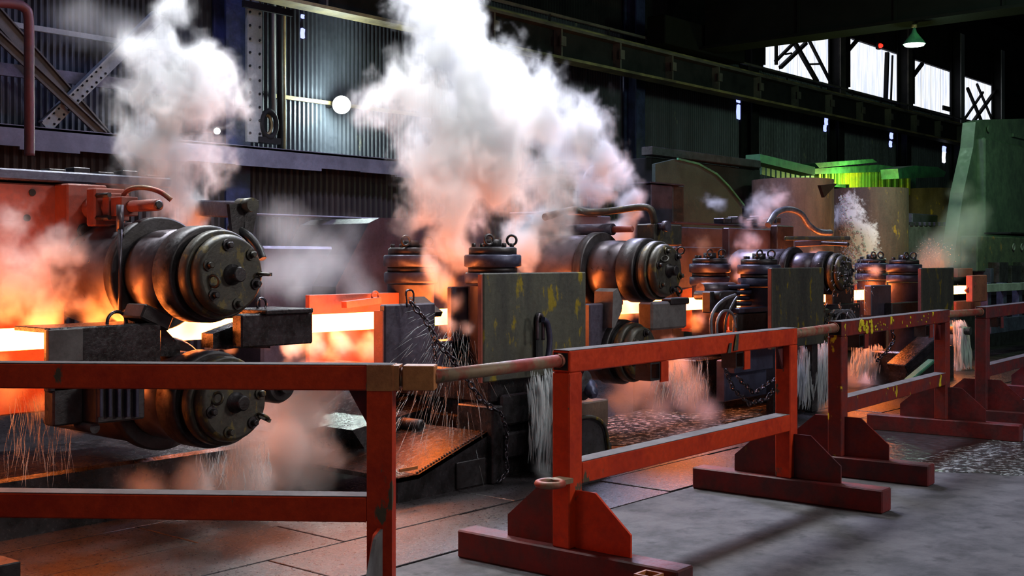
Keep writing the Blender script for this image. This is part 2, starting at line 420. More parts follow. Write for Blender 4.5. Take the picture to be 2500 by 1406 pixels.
# pipes beside it
for (pa, r_, mt, lb) in ((668, .035, 'lattice', 'pale vertical conduit beside the riveted plate column'), (684, .05, 'girder', 'black vertical pipe running down beside the pale conduit'),
                     (693, .03, 'rail', 'thin yellowed pipe running down beside the black vertical pipe')):
    q = at(pa, 200, Y=WY - .3); b = MB(); b.cyl((q.x, q.y, 3.3 if pa != 668 else 3.9), (q.x, q.y, 9), r_, 10); tag(mk('wall_pipe', b, mt), lb, 'pipe')
q = at(657, 350, Y=WY - .6)
t_ = thing('hose_reel', 'oval hose reel with a yellow rim on the ledge below the pale conduit', 'hose reel', (q.x, q.y, 3.37))
b = MB(); b.torus((q.x, q.y, 3.66), (0, 1, 0), .20, .045, 20, 8, .7); mk('ring', b, 'girder', t_)
b = MB(); b.torus((q.x - .02, q.y + .05, 3.66), (0, 1, 0), .15, .03, 20, 8, .7); mk('rim', b, 'rail', t_)
b = MB(); b.box((q.x - .2, q.y - .03, 3.37), (q.x + .2, q.y + .1, 3.46)); mk('foot', b, 'girder', t_)
# wall girts (horizontal rails)
for (z, y_, mt, lb, h, xa, xb) in ((3.95, WY - .3, 'purple', 'purple grey horizontal girt low on the wall near the diagonal braces', .16, colX[0], at(540, 0, Y=WY).x),
                       (4.62, WY - .1, 'lattice', 'thin pale horizontal angle crossing behind the diagonal braces', .07, colX[0], at(540, 0, Y=WY).x),
                       (4.15, WY - .12, 'rail', 'yellowed horizontal ledge angle under the floodlight', .06, at(650, 0, Y=WY).x, at(1250, 0, Y=WY).x),
                       (6.35, WY - .12, 'beam', 'brown horizontal girt high above the floodlight', .08, at(650, 0, Y=WY).x, colX[4])):
    b = MB(); b.box((xa, y_ - .05, z), (xb, y_, z + h)); tag(mk('girt', b, mt), lb, 'girt')
# diagonal braces, left
br = [((-60, -20), (330, 420), .17, 'beam', 'wide dark diagonal brace descending from the upper corner to the ledge'),
      ((110, 310), (385, 40), .17, 'lattice', 'pale riveted diagonal brace rising into the first steam cloud'),
      ((-60, 40), (250, 330), .10, 'beam', 'thin dark diagonal brace just below the wide dark one')]
for k, (a, c, w_, mt, lb) in enumerate(br):
    o_ = thing('diagonal_brace', lb, 'brace', at(*a, Y=WY - .45 - .12 * k))
    A, B_ = at(*a, Y=WY - .45 - .12 * k), at(*c, Y=WY - .45 - .12 * k)
    b = MB(); b.bar(A, B_, .03, w_); mk('flat', b, mt, o_)
    b = MB(); n_ = (B_ - A).normalized().cross(V((0, 1, 0))).normalized()
    b.bar(A + n_ * w_ / 2, B_ + n_ * w_ / 2, .12, .02); mk('edge_angle', b, mt, o_)
    if k == 1:
        for i in range(12):
            p_ = A.lerp(B_, .05 + .04 * i)
            for s_ in (-.3, .3):
                b = MB(); b.lathe([(0, .018), (.02, .010)], p_ + n_ * w_ * s_ + V((0, -.016, 0)), (0, -1, 0), 6); mk('rivet', b, 'girder', o_)
q = at(70, 100, Y=12.5)
b = MB(); b.tube([at(-60, 5, Y=12.5), at(20, 8, Y=12.5), at(58, 18, Y=12.5), at(70, 50, Y=12.5), at(71, 180, Y=12.5), at(72, 310, Y=12.5), at(72, 380, Y=12.5)], .055, 12)
tag(mk('bent_pipe', b, 'copper'), 'dull red pipe bending down in the upper corner in front of the braces', 'pipe')
# crane runway: beam with several rails
ry = 13.5
xs0, xs1 = at(640, -60, Y=ry).x, 50
g = thing('crane_runway', 'long yellowed crane runway beam stepping down the wall under the bright windows', 'beam', (xs0, ry, 5.6))
def runx(z, h, w_, y_, mt, nm, xa=None, xb=None):
    b = MB(); b.box((xa or xs0, y_, z), (xb or xs1, y_ + w_, z + h)); mk(nm, b, mt, g)
runx(5.38, .55, .05, ry + .2, 'girder', 'web')
runx(5.34, .05, .35, ry, 'rail', 'lower_flange')
runx(5.90, .05, .35, ry, 'beam', 'upper_flange')
runx(5.95, .08, .07, ry + .15, 'rail', 'crane_rail')
runx(6.20, .05, .05, ry + .3, 'beam', 'handrail')
for k in range(22):
    xx = xs0 + 1.2 + k * 1.9
    b = MB(); b.box((xx, ry + .02, 5.39), (xx + .04, ry + .2, 5.90)); b.box((xx - .05, ry - .02, 5.58), (xx + .10, ry + .02, 5.76)); mk('stiffener', b, 'beam', g)
    b = MB(); b.box((xx, ry + .3, 5.95), (xx + .04, ry + .34, 6.22)); mk('stanchion', b, 'girder', g)
b = MB(); b.box((xs0 - 6, WY - .5, 5.72), (at(1420, 0, Y=WY).x, WY - .3, 5.98))
tag(mk('upper_beam', b, 'beam'), 'pale brown beam running across the top behind the big steam plume', 'beam')
# daylight gaps beside columns
sl = [(740, 70, 92, 5, 'slit'), (740, 36, 44, 4, 'slit'), (1140, 96, 114, 4, 'sun_slit'), (1530, 158, 184, 5, 'slit'), (1529, 184, 222, 4.5, 'sun_slit'), (1805, 229, 249, 6, 'slit'), (1805, 257, 289, 5.5, 'slit'),
      (2018, 288, 304, 4, 'slit'), (2015, 306, 320, 3.5, 'slit'), (2177, 325, 338, 4, 'slit'), (2175, 345, 358, 3.5, 'slit'), (2306, 358, 372, 4.5, 'slit'), (2305, 372, 396, 4, 'sun_slit'), (1780, 112, 125, 7, 'sun_slit')]
for k, (px, ya, yb, hw, mt) in enumerate(sl):
    a = at(px - hw, yb, Y=WY - .03); c = at(px + hw, ya, Y=WY - .03)
    jag = [(0, 0), (.6, -.06), (1, .05), (.92, .5), (1.05, .95), (.4, 1.04), (.05, .98), (-.08, .5)]
    poly = [(a.x + (c.x - a.x) * u, WY - .025, a.z + (c.z - a.z) * v) for u, v in jag]
    b = MB(); b.prism(poly, (0, .01, 0)); mk('daylight_gap', b, mt, wb)
# ---------------------------------------------------------------- lamps in view
def floodlight(px, py, Y, r_, lb, power, col):
    q = at(px, py, Y=Y); L = thing('floodlight', lb, 'lamp', q)
    d = (V((EYE.x, EYE.y, 1.0)) - q).normalized(); d.z -= .1; d.normalize()
    b = MB(); b.lathe([(-.16, .05), (-.13, r_ * .5), (0, r_)], q, d, 24, close=False); mk('reflector', b, 'beam', L)
    b = MB(); b.lathe([(0, r_ * .97), (.01, r_ * .6), (.015, .001)], q, d, 24, close=False); mk('lens', b, 'lamp_white', L)
    b = MB(); b.bar(q - d * .16, V((q.x, WY - .03, q.z)), .05); mk('bracket', b, 'girder', L)
    l = bpy.data.lights.new('flood', 'POINT'); l.energy = power; l.color = col; l.shadow_soft_size = .15
    o = bpy.data.objects.new('flood_light', l); COL.objects.link(o); o.location = q + d * .25
floodlight(834, 256, 14.62, .15, 'blazing white floodlight on the back wall beside the tall plume', 230, (.80, 1, .93))
floodlight(530, 320, 14.0, .045, 'small bright bulb glinting through the first steam cloud', 40, (.9, .95, 1))
q = at(2232, 108, X=22.15)
L = thing('pendant_lamp', 'hanging bell lamp glowing greenish white under the dark roof', 'lamp', q)
b = MB(); b.lathe([(.30, .03), (.22, .05), (.14, .11), (.05, .18), (0, .205)], q, (0, 0, 1), 28, close=False); mk('shade', b, 'green_hood', L)
b = MB(); b.lathe([(.012, .198), (-.03, .175), (-.055, .001)], q, (0, 0, 1), 28, close=False); mk('bulb', b, 'lamp_green', L)
b = MB(); b.cyl(q + V((0, 0, .30)), V((q.x, q.y, 6.1)), .012, 6); mk('cord', b, 'girder', L)
b = MB(); b.lathe([(0, .05), (.05, .05)], q + V((0, 0, .32)), (0, 0, 1), 10); mk('cap', b, 'rail', L)
l = bpy.data.lights.new('pendant', 'POINT'); l.energy = 60; l.color = (.6, 1, .72); l.shadow_soft_size = .15
o = bpy.data.objects.new('pendant_glow', l); COL.objects.link(o); o.location = q + V((0, 0, -.2))
q = at(2147, 112, Y=14.86)
L = thing('signal_lamp', 'small red signal lamp over the second bright window', 'lamp', q)
b = MB(); b.lathe([(0, .07), (.05, .07), (.10, .04), (.11, .001)], q, (0, -1, 0), 12); mk('lens', b, 'lamp_red', L)
b = MB(); b.box(q - V((.1, 0, .1)), q + V((.1, .08, .1))); mk('housing', b, 'girder', L)
#==FENCE==
# ---------------------------------------------------------------- guard fence
T_, Mz, W_ = 1.146, .575, .11
def fence(A, B, label, mats, feet=(1, 1), hangers=(), back=.68, extras=True):
    A, B = V((*A, 0)), V((*B, 0)); d = (B - A).normalized(); pz = V((-d.y, d.x, 0))
    if pz.y < 0: pz = -pz                     # away from the walkway
    mr, md, mtp = mats
    f = thing('guard_fence', label, 'fence', A, 'red guard fence panels along the walkway')
    h = W_ / 2
    b = MB(); b.bar(A - d * h + Z3 * (T_ - h), B + d * h + Z3 * (T_ - h), W_, W_, .006); tr_ = mk('top_rail', b, mr, f)
    b = MB(); b.bar(A - d * h + Z3 * (T_ + .0015), B + d * h + Z3 * (T_ + .0015), W_ - .008, .003); mk('dust_layer', b, 'dust', tr_, 'grey dust lying on the rail')
    b = MB(); b.bar(A + d * h + Z3 * (Mz - h), B - d * h + Z3 * (Mz - h), W_, W_, .006); mr_ = mk('middle_rail', b, mr, f)
    b = MB(); b.bar(A + d * h + Z3 * (Mz + .0015), B - d * h + Z3 * (Mz + .0015), W_ - .008, .003); mk('dust_layer', b, 'dust', mr_, 'grey dust lying on the rail')
    for i, P_ in enumerate((A, B)):
        b = MB(); b.bar(P_ + Z3 * .15, P_ + Z3 * (T_ - W_ - .001), W_, W_, .006, roll=0) if abs(d.y) < .1 else b.prism([P_ - d * h - pz * h + Z3 * .15, P_ + d * h - pz * h + Z3 * .15, P_ + d * h + pz * h + Z3 * .15, P_ - d * h + pz * h + Z3 * .15], (0, 0, T_ - W_ - .151))
        mk('post', b, mr, f)
        if not feet[i]: continue
        bk = back if feet[i] == 1 else feet[i]
        b = MB(); b.bar(P_ - pz * .69 + Z3 * .076, P_ + pz * bk + Z3 * .076, .15, .148, .008); mk('foot_beam', b, md, f, 'dark worn foot beam lying on the floor')
        for s_ in (-1, 1):
            if s_ == 1 and bk < .5: continue
            q = pz * s_; o_ = P_ + q * h - d * .006 + Z3 * .151
            poly = [o_, o_ + Z3 * .29, o_ + q * .12 + Z3 * .29, o_ + q * .33 + Z3 * .11, o_ + q * .33]
            b = MB(); b.prism(poly, d * .014); mk('gusset', b, md if not (s_ == -1 and i == 0) else mr, f)
    for P_, s_ in ((A, 1), (B, -1)):           # triangular corner webs under the top rail
        o_ = P_ + d * s_ * h - pz * .004 + Z3 * (T_ - W_ - .001)
        b = MB(); b.prism([o_, o_ + d * s_ * .001 - Z3 * .16, o_ + d * s_ * .001 - Z3 * .16 + pz * .04, o_ + d * s_ * .09], pz * .012) if extras else b.box(o_, o_ + V((.01, .01, .01)))
        mk('corner_web', b, md, f)
    # black face on the solid rail end, painted like the shade in a tube
    b = MB(); b.bar(A - d * (h + .003) + Z3 * (T_ - h), A - d * (h + .001) + Z3 * (T_ - h), W_ - .022, W_ - .022); mk('dark_end', b, 'black', f)
    for u in hangers:
        c = A + d * u + Z3 * (T_ - W_)
        b = MB(); b.hollow(c + pz * .03 - Z3 * .045 - d * .055, c + pz * .03 - Z3 * .045 + d * .0, .088, .008) if False else b.hollow(c - pz * .05 - Z3 * .052 - d * .09, c + pz * .05 - Z3 * .052 - d * .09, .10, .008)
        mk('hanger', b, 'steel', f)
        b = MB(); b.bar(c - pz * .05 - Z3 * .001, c - pz * .05 - Z3 * .115, .012, .075, roll=PI / 2 if abs(d.y) < .1 else 0); mk('hanger_tab', b, mr, f)
    return f
f1 = fence((3.60, 3.79), (3.60 - .6 * 2.45, 3.79 + .8 * 2.45), 'red fence panel nearest the stand with the largest roll, its end rail ochre', ('red', 'red_dark', 'dust'), feet=(.1, .68), back=.1)
f2 = fence((4.79, 3.68), (7.28, 3.74), 'bright orange red fence panel in the middle with grey dust on both rails', ('red', 'red_dark', 'dust'), hangers=(.85, 1.83))
f3 = fence((8.33, 3.86), (10.87, 4.02), 'dark red fence panel splashed with yellow paint on its top rail', ('red_yellow', 'red_dark', 'dust'), hangers=(.45, 2.05))
f4 = fence((11.83, 3.98), (14.4, 4.12), 'farthest dark red fence panel, reaching the picture edge by the green machine', ('red_dark', 'red_dark', 'dust'), hangers=(.5,))
# paint patches: bare olive patch and yellow scrawl are flat marks on the rail
for (px, py, w_, h_) in ((1790, 836, .05, .10), (1775, 850, .04, .06)):
    q = at(px, py, Y=3.66); b = MB(); b.prism([(q.x, 3.655, q.z - h_ / 2), (q.x + w_, 3.655, q.z - h_ / 2), (q.x + w_ * 1.3, 3.655, q.z + h_ / 2), (q.x + w_ * .6, 3.655, q.z + h_ / 2)], (0, .003, 0)); mk('bare_patch', b, 'olive', f2, 'olive patch where the red paint is gone')
M['ypaint'] = worn('yellow_paint', (.75, .62, .01), (.6, .45, .01), .5, 0, 20)
for k in range(46):
    u = abs(R.gauss(0, .22)) if k < 30 else R.uniform(.1, 2.3)
    x_ = 8.62 + u; y_ = 3.86 + (x_ - 8.33) * .063 - .0575; z_ = R.uniform(1.05, 1.135); r_ = R.uniform(.006, .030) * (1 if u < .3 else .45)
    b = MB(); b.lathe([(0, r_), (.003, r_ * .8)], (x_, y_, z_), (0, -1, 0), 6); mk('paint_splash', b, 'ypaint', f3, 'yellow paint splash')
# end fittings of panel 1
d1 = V((.6, -.8, 0)); A1 = V((3.60, 3.79, 0)); zc = T_ - W_ / 2
b = MB(); b.hollow(A1 + d1 * .060 + Z3 * zc, A1 + d1 * .085 + Z3 * zc, .108, .012); mk('end_collar', b, 'ochre', f1, 'ochre painted collar at the rail end')
b = MB(); b.bar(A1 + d1 * .062 + Z3 * zc, A1 + d1 * .066 + Z3 * zc, .09, .09); mk('dark_end_face', b, 'black', f1)  # flat black face, shade of the tube's inside painted on
b = MB(); b.bar(A1 + d1 * .10 + Z3 * zc, A1 + d1 * .24 + Z3 * zc, .108, .108, .004); mk('socket', b, 'ochre', f1, 'ochre square socket holding the pipe')
b = MB(); b.torus(A1 + d1 * .092 + Z3 * zc, d1, .035, .008, 20, 6); mk('ring', b, 'pipe', f1)
b = MB(); b.bar(A1 - d1 * .055 + Z3 * (zc + .0) , A1 + d1 * .06 + Z3 * (zc + .0), .1125, .1125); mk('ochre_sleeve', b, 'ochre', f1, 'ochre painted end of the red rail')
b = MB(); b.prism([A1 + V((-.45, -.36, .151)), A1 + V((-.05, -.04, .151)), A1 + V((-.05, -.04, .44)), A1 + V((-.20, -.16, .44)), A1 + V((-.45, -.36, .28))], V((.6, -.8, 0)) * .014); mk('gusset', b, 'dust', f1)
# connecting pipes
def rpipe(a, c, r_, lb):
    b = MB(); b.cyl(a, c, r_, 20); b.cyl(V(c) - (V(c) - V(a)).normalized() * .03, c, r_ * 1.12, 20)
    tag(mk('rail_pipe', b, 'pipe'), lb, 'pipe', 'round pipes joining the fence panels')
rpipe(A1 + d1 * .22 + Z3 * (zc - .0), (4.735, 3.68, zc + .005), .031, 'rusty round pipe joining the ochre fence end to the bright middle panel')
rpipe((7.335, 3.745, zc + .01), (8.28, 3.86, zc + .01), .034, 'rusty round pipe between the bright middle panel and the yellow splashed panel')
rpipe((10.92, 4.03, zc + .01), (11.78, 3.98, zc + .01), .034, 'rusty round pipe before the farthest fence panel')
# eye plate and stub on the near foot of panel 2
b = MB(); b.torus((4.60, 3.64, .50), (0, 0, 1), .062, .018, 24, 8); b.box((4.64, 3.60, .488), (4.735, 3.69, .512)); mk('eye_plate', b, 'pipe', f2, 'rusty ring plate welded to the post')
b = MB(); b.hollow((4.60, 3.06, .0), (4.60, 3.06, .155), .10, .012, up=(0, 1, 0)); tag(mk('tube_stub', b, 'ochre'), 'short upright open square tube beside the nearest foot beam', 'tube')
b = MB(); q = at(12, 1362, Z=.15); b.box((q.x - .5, q.y - .12, 0), (q.x + .02, q.y + .06, .15), .006); tag(mk('floor_block', b, 'steel'), 'dark steel block lying in the bottom corner under the first fence', 'block')
#==MILL==
# ---------------------------------------------------------------- hot bar
b = MB(); b.box((1.0, 6.55, 1.085), (18.9, 6.72, 1.205), .01)
tag(mk('hot_bar', b, 'hot'), 'long white hot steel bar running through all the mill stands', 'steel bar')
b = MB()
for k in range(60):
    b.lathe([(0, .07), (.02, .085), (.18, .085), (.2, .07)], (2 + k * .42, 6.25, .98), (0, 1, 0), 10) if False else None
# ---------------------------------------------------------------- roll assemblies
def roll(loc, lb, grp, eyes=True, scale=None, painted=True):
    t = thing('mill_roll', lb, 'roll', loc, grp); L = V(loc)
    def la(nm, prof, mt, n=48, label=None, cx=0, cz=0):
        b = MB(); b.lathe(prof, L + V((cx, 0, cz)), (0, 1, 0), n); return mk(nm, b, mt, t, label)
    ec = la('end_cover', [(-.012, .205), (0, .222), (.03, .234), (.07, .234)], 'cover', label='round end cover with worn ochre paint')
    la('cover_ring', [(.07, .250), (.085, .262), (.14, .262), (.15, .250)], 'cover')
    la('groove', [(.15, .244), (.19, .244)], 'black')  # groove coloured black as if in deep shade
    la('bearing_housing', [(.19, .272), (.20, .288), (.36, .290), (.37, .276)], 'steel')
    la('sleeve', [(.37, .268), (.62, .272), (.70, .268)], 'bright', label='smooth polished sleeve')
    la('flange', [(.70, .34), (.715, .352), (.78, .352), (.80, .34)], 'steel')
    la('barrel', [(.80, .30), (.83, .325), (1.55, .325), (1.6, .30)], 'bright')
    b = MB(); b.lathe([(.012, .062), (-.02, .062), (-.022, .045), (-.085, .045), (-.095, .036)], L, (0, 1, 0), 24); mk('hub', b, 'steel', ec)
    for k in range(6):
        a = PI / 6 + k * PI / 3 + .2
        c = L + V((math.cos(a) * .175, -.012, math.sin(a) * .175))
        b = MB(); b.lathe([(0, .034), (-.012, .034)], c, (0, 1, 0), 16); b.lathe([(-.012, .020), (-.04, .020), (-.045, .014)], c, (0, 1, 0), 6); mk('bolt', b, 'steel' if k % 2 else 'cover', ec)
    for k, (a, rr) in enumerate(((-2.9, .150), (0.0, .205))):
        c = L + V((math.cos(a) * rr, -.04, math.sin(a) * rr))
        b = MB(); b.torus(c, (1, .35, .2) if k == 0 else (.1, 0, 1), .034, .009, 20, 8, 1); b.cyl(c + V((0, .03, 0)), c + V((0, .045, 0)), .02, 10); mk('lifting_eye', b, 'cover', ec)
    b = MB(); b.bar(L + V((.19, -.01, -.002)), L + V((.27, -.03, -.002)), .022, .02); mk('key', b, 'cover', ec)
    return t
G_R = 'rolls of the mill stands'
r1 = roll((4.216, 5.70, 1.519), 'largest roll, upper one with a round ochre stained end cover and eyes', G_R)
sc1 = (1, 1, 1)
r2 = copy_tree(r1, (4.24, 5.70, .775), 'lower roll under the largest one, dark and half hidden by the top rail')
r3 = copy_tree(r1, (8.90, 5.72, 1.512), 'upper roll of the second stand, wet grey with a polished end ring')
r4 = copy_tree(r1, (8.70, 5.85, .79), 'lower roll of the second stand, steaming behind the bright fence panel')
r5 = copy_tree(r1, (12.6, 5.75, 1.46), 'upper roll of the third stand, small, black and glistening', .85)
r6 = copy_tree(r1, (12.5, 5.9, .86), 'lower roll of the third stand behind the yellow splashed fence', .85)
for r_, a in ((r2, .5), (r3, 1.0), (r4, .3), (r5, 1.6), (r6, .9)): r_.rotation_euler = (0, a, 0)
def beam_local(): pass
# ---------------------------------------------------------------- stand 1 housing
h = thing('stand_housing', 'tall red oxide mill housing glowing orange beside the largest roll', 'mill housing', (2.6, 7.2, 0))
def pbox(nm, pa, pb, Y, dep, mt, par, bev=.01, label=None):
    """box whose front face spans photo points pa (upper left) to pb (lower right) on the plane Y"""
    a, c = at(*pa, Y=Y), at(*pb, Y=Y)
    b = MB(); b.box((a.x, Y, min(a.z, c.z)), (c.x, Y + dep, max(a.z, c.z)), bev); return mk(nm, b, mt, par, label)
pbox('front_plate', (-120, 438), (158, 1000), 7.15, .5, 'redplate', h)
pbox('side_plate', (164, 447), (262, 668), 7.0, .5, 'redplate', h)
pbox('lower_block', (208, 660), (270, 745), 6.95, .4, 'redplate', h)
pbox('recess_plate', (262, 470), (300, 735), 7.34, .4, 'purple', h)
b = MB(); b.box((at(-120, 436, Y=7.1).x, 7.1, 2.10), (at(420, 440, Y=7.1).x, 7.9, 2.17), .01); mk('top_slab', b, 'steel_blue', h)
for px, py in ((78, 470), (65, 532)):
    q = at(px, py, Y=7.15); b = MB(); b.lathe([(0, .022), (.012, .022)], q - V((0, .01, 0)), (0, 1, 0), 14); mk('hole', b, 'black', h)  # black discs painted as shaded holes, nothing is cut
q = at(203, 566, Y=7.0); b = MB(); b.lathe([(-.05, .045), (0, .045)], q, (0, 1, 0), 20); b.torus(q - V((0, .02, 0)), (0, 1, 0), .048, .008, 20, 6); mk('boss', b, 'steel', h)
for k in range(5):
    q = at(120 + k * 60, 440 - (k % 3) * 4, Y=7.3); b = MB(); b.box((q.x, 7.3, 2.16), (q.x + .12, 7.42, 2.20 + .02 * (k % 2)), .004); mk('cap_block', b, 'steel', h)
b = MB(); b.box((at(205, 600, Y=6.98).x, 6.96, 1.62), (at(300, 600, Y=6.98).x, 7.0, 1.80)); mk('ochre_bracket', b, 'ochre', h)
# hydraulic cylinder pointing to the walkway
q = at(388, 500, Y=6.25); cy = thing('hydraulic_cylinder', 'red stub cylinder with a dark round end above the largest roll', 'cylinder', q)
b = MB(); b.lathe([(0, .026), (.006, .036), (.30, .036)], q, (0, 1, 0), 20); mk('rod', b, 'redplate', cy)
b = MB(); b.lathe([(-.001, .028), (-.006, .02)], q, (0, 1, 0), 20); mk('rod_end', b, 'steel', cy)
b = MB(); b.box(q + V((-.07, .30, -.06)), q + V((.05, .42, .06)), .006); mk('gland', b, 'redplate', cy)
b = MB(); b.box(q + V((-.08, .43, -.085)), q + V((.07, .50, .085)), .006); mk('front_flange', b, 'redplate', cy)
b = MB(); b.lathe([(.50, .075), (1.1, .075)], q, (0, 1, 0), 20); mk('body', b, 'redplate', cy)
b = MB(); b.box(q + V((-.12, .52, -.12)), q + V((.10, .62, .12)), .01); mk('rear_flange', b, 'redplate', cy)
for s_ in (-1, 1):
    b = MB(); b.lathe([(.38, .016), (.53, .016)], q + V((-.10, 0, .07 * s_)), (0, 1, 0), 6); mk('nut', b, 'steel', cy)
b = MB(); b.tube([at(302, 512, Y=6.65), at(300, 480, Y=6.65), at(318, 462, Y=6.6), at(352, 458, Y=6.5), at(390, 468, Y=6.4), at(418, 488, Y=6.35)], .016, 10)
tag(mk('hose', b, 'pipe'), 'brown hose arching over the red stub cylinder', 'hose')
b = MB(); b.cyl(at(293, 560, Y=6.4), at(293, 765, Y=6.4), .014, 12); b.cyl(at(293, 500, Y=6.42), at(293, 565, Y=6.42), .022, 12)
tag(mk('spray_pipe', b, 'bright'), 'thin upright spray pipe lit orange beside the largest roll', 'pipe')
# arm behind roll 1
q = at(600, 510, Y=6.15); ar = thing('roll_bracket', 'dark bracket arm rising behind the largest roll', 'bracket', q)
b = MB(); b.bar(at(492, 508, Y=6.9), at(596, 512, Y=6.2), .10, .11, .01); mk('arm', b, 'steel_blue', ar)
b = MB(); b.prism([at(560, 498, Y=6.12), at(592, 496, Y=6.12), at(602, 590, Y=6.12), at(570, 590, Y=6.12)], (0, .03, 0)); mk('side_plate', b, 'steel', ar)
b = MB(); b.prism([at(600, 492, Y=6.12), at(634, 488, Y=6.12), at(610, 605, Y=6.12), at(590, 600, Y=6.12)], (0, .03, 0)); mk('side_plate', b, 'steel', ar)
b = MB(); b.prism([at(568, 540, Y=6.15), at(620, 540, Y=6.15), at(606, 600, Y=6.15), at(572, 590, Y=6.15)], (0, .02, 0)); mk('rear_plate', b, 'steel', ar)
b = MB(); b.lathe([(0, .045), (.14, .045)], at(618, 500, Y=6.05), (0, 1, 0), 20); mk('pin', b, 'cover', ar)
b = MB(); b.tube([at(560, 552, Y=6.2), at(600, 570, Y=6.1), at(628, 600, Y=6.05), at(642, 632, Y=6.0)], .024, 12); mk('hose', b, 'hose', ar)
# ---------------------------------------------------------------- guides round stand 1
def eye(par, p, r_=.05, th=.009, ax=(0, 1, 0), mt='chain'):
    b = MB(); b.torus(p, ax, r_, th, 20, 8); mk('lifting_eye', b, mt, par)
g = thing('entry_guide', 'dark boxy entry guide in front of the glowing bar, with a ring on top', 'guide', at(120, 930, Y=6.0))
pbox('body', (119, 801), (395, 935), 6.0, .06, 'steel_wet', g)
a, c = at(124, 800, Y=6.0), at(390, 800, Y=6.0); b = MB(); b.box((a.x, 6.06, a.z - .03), (c.x, 6.40, a.z - .004), .004); mk('cover_plate', b, 'steel_wet', g)
pbox('wear_plate', (119, 806), (203, 880), 5.97, .03, 'dust', g, .003)
a = at(330, 755, Y=6.1); b = MB(); b.bar(at(326, 757, Y=6.1), at(395, 790, Y=6.1), .20, .09, .01); mk('guide_tip', b, 'steel', g)
b = MB(); b.prism([at(*p, Y=6.15) for p in ((330, 757), (362, 768), (400, 800), (440, 842), (440, 870), (330, 870))], (0, .12, 0)); mk('guide_shoe', b, 'steel_wet', g)
eye(g, at(285, 787, Y=6.2), .062, .010)
g = thing('exit_guide', 'wet dark exit guide box beside the largest roll, spotted with drops', 'guide', at(700, 840, Y=6.0))
pbox('body', (590, 768), (765, 838), 6.0, .10, 'steel_wet', g)
b = MB(); a, c = at(640, 768, Y=6.0), at(765, 768, Y=6.0); b.box((a.x, 5.96, a.z), (c.x - .03, 6.38, a.z + .03), .006); mk('cover_plate', b, 'steel_wet', g)
b = MB(); b.bar(at(530, 830, Y=6.25), at(700, 800, Y=6.25), .16, .12, .01); mk('guide_tip', b, 'steel', g)
b = MB(); b.prism([at(*p, Y=6.15) for p in ((520, 815), (560, 800), (610, 782), (660, 775), (660, 850), (520, 850))], (0, .12, 0)); mk('guide_shoe', b, 'steel_wet', g)
eye(g, at(638, 742, Y=6.2), .038, .008)
g = thing('roller_chock', 'dark grooved chock block hanging under the entry guide behind the fence', 'chock', at(240, 1050, Y=5.9))
pbox('body', (130, 935), (236, 1030), 6.0, .1, 'steel', g)
pbox('face_block', (236, 940), (355, 1022), 5.85, .15, 'steel', g)
for k in range(5):
    pbox('rib', (244 + k * 22, 946), (252 + k * 22, 1018), 5.82, .03, 'steel_blue', g, .003)
b = MB(); b.lathe([(0, .03), (.5, .03)], at(232, 1045, Y=5.9), (0, 1, 0), 16); mk('pin', b, 'steel', g)
b = MB(); b.lathe([(0, .10), (.04, .12), (.4, .12)], at(690, 940, Y=6.0), (0, 1, 0), 24); b.lathe([(-.05, .05), (0, .05)], at(690, 940, Y=6.0), (0, 1, 0), 16)
tag(mk('guide_roller', b, 'steel'), 'small dark roller beside the lower roll under the exit guide', 'roller')
# saddle under first stand
b = MB(); b.box((3.2, 6.6, -.03), (5.6, 7.6, .35), .02); tag(mk('mill_foundation', b, 'steel_wet'), 'wet dark base plate under the first mill stand', 'base')
g = thing('table_guide', 'bright orange lit guide trough holding the bar beyond the exit guide', 'guide', at(850, 870, Y=6.9))
b = MB(); a, c = at(745, 745, Y=7.0), at(985, 735, Y=7.0); b.box((a.x, 6.95, .75), (c.x, 7.0, 1.34), .004); mk('rear_wall', b, 'redplate', g)
b = MB(); q = at(842, 738, Y=6.9); b.bar(at(840, 744, Y=6.85), at(925, 733, Y=6.85), .06, .05); mk('rim', b, 'redplate', g)
eye(g, at(916, 722, Y=6.85), .035, .008, mt='redplate')
for k in range(7):
    a = at(725 + k * 33, 884, Y=6.35); b = MB(); b.lathe([(0, .05), (.5, .05)], V((a.x, 6.35, .80)), (0, 1, 0), 14); mk('table_roller', b, 'redplate', g)
# receiver box with the hot bar entering
g = thing('receiver_box', 'dark receiver box with a ring and a glowing mouth, streaked by spray', 'guide', at(1000, 900, Y=6.1))
pbox('front_plate', (940, 744), (1064, 905), 6.0, .06, 'purple', g)
pbox('inner_plate', (1104, 700), (1180, 905), 6.3, .06, 'purple', g)
a = at(940, 744, Y=6.0)
b = MB(); b.box((a.x - .012, 6.01, .75), (a.x - .001, 6.10, 1.25)); mk('glow_rim', b, 'redplate', g)  # thin red strip painted in for the bar's glow along this edge
b = MB(); b.bar(at(1015, 730, Y=6.3), at(1060, 768, Y=6.1), .16, .04); mk('lid', b, 'steel', g)
b = MB(); c = at(1180, 800, Y=6.3); b.box((at(1052, 800, Y=6.35).x, 6.30, .72), (c.x + .3, 6.48, .98), .01); mk('sill', b, 'purple', g)
b = MB(); b.tube([at(994, 750, Y=5.98), at(991, 715, Y=5.98), at(1000, 708, Y=5.98), at(1009, 716, Y=5.98), at(1008, 750, Y=5.98)], .008, 8); mk('lifting_eye', b, 'chain', g)
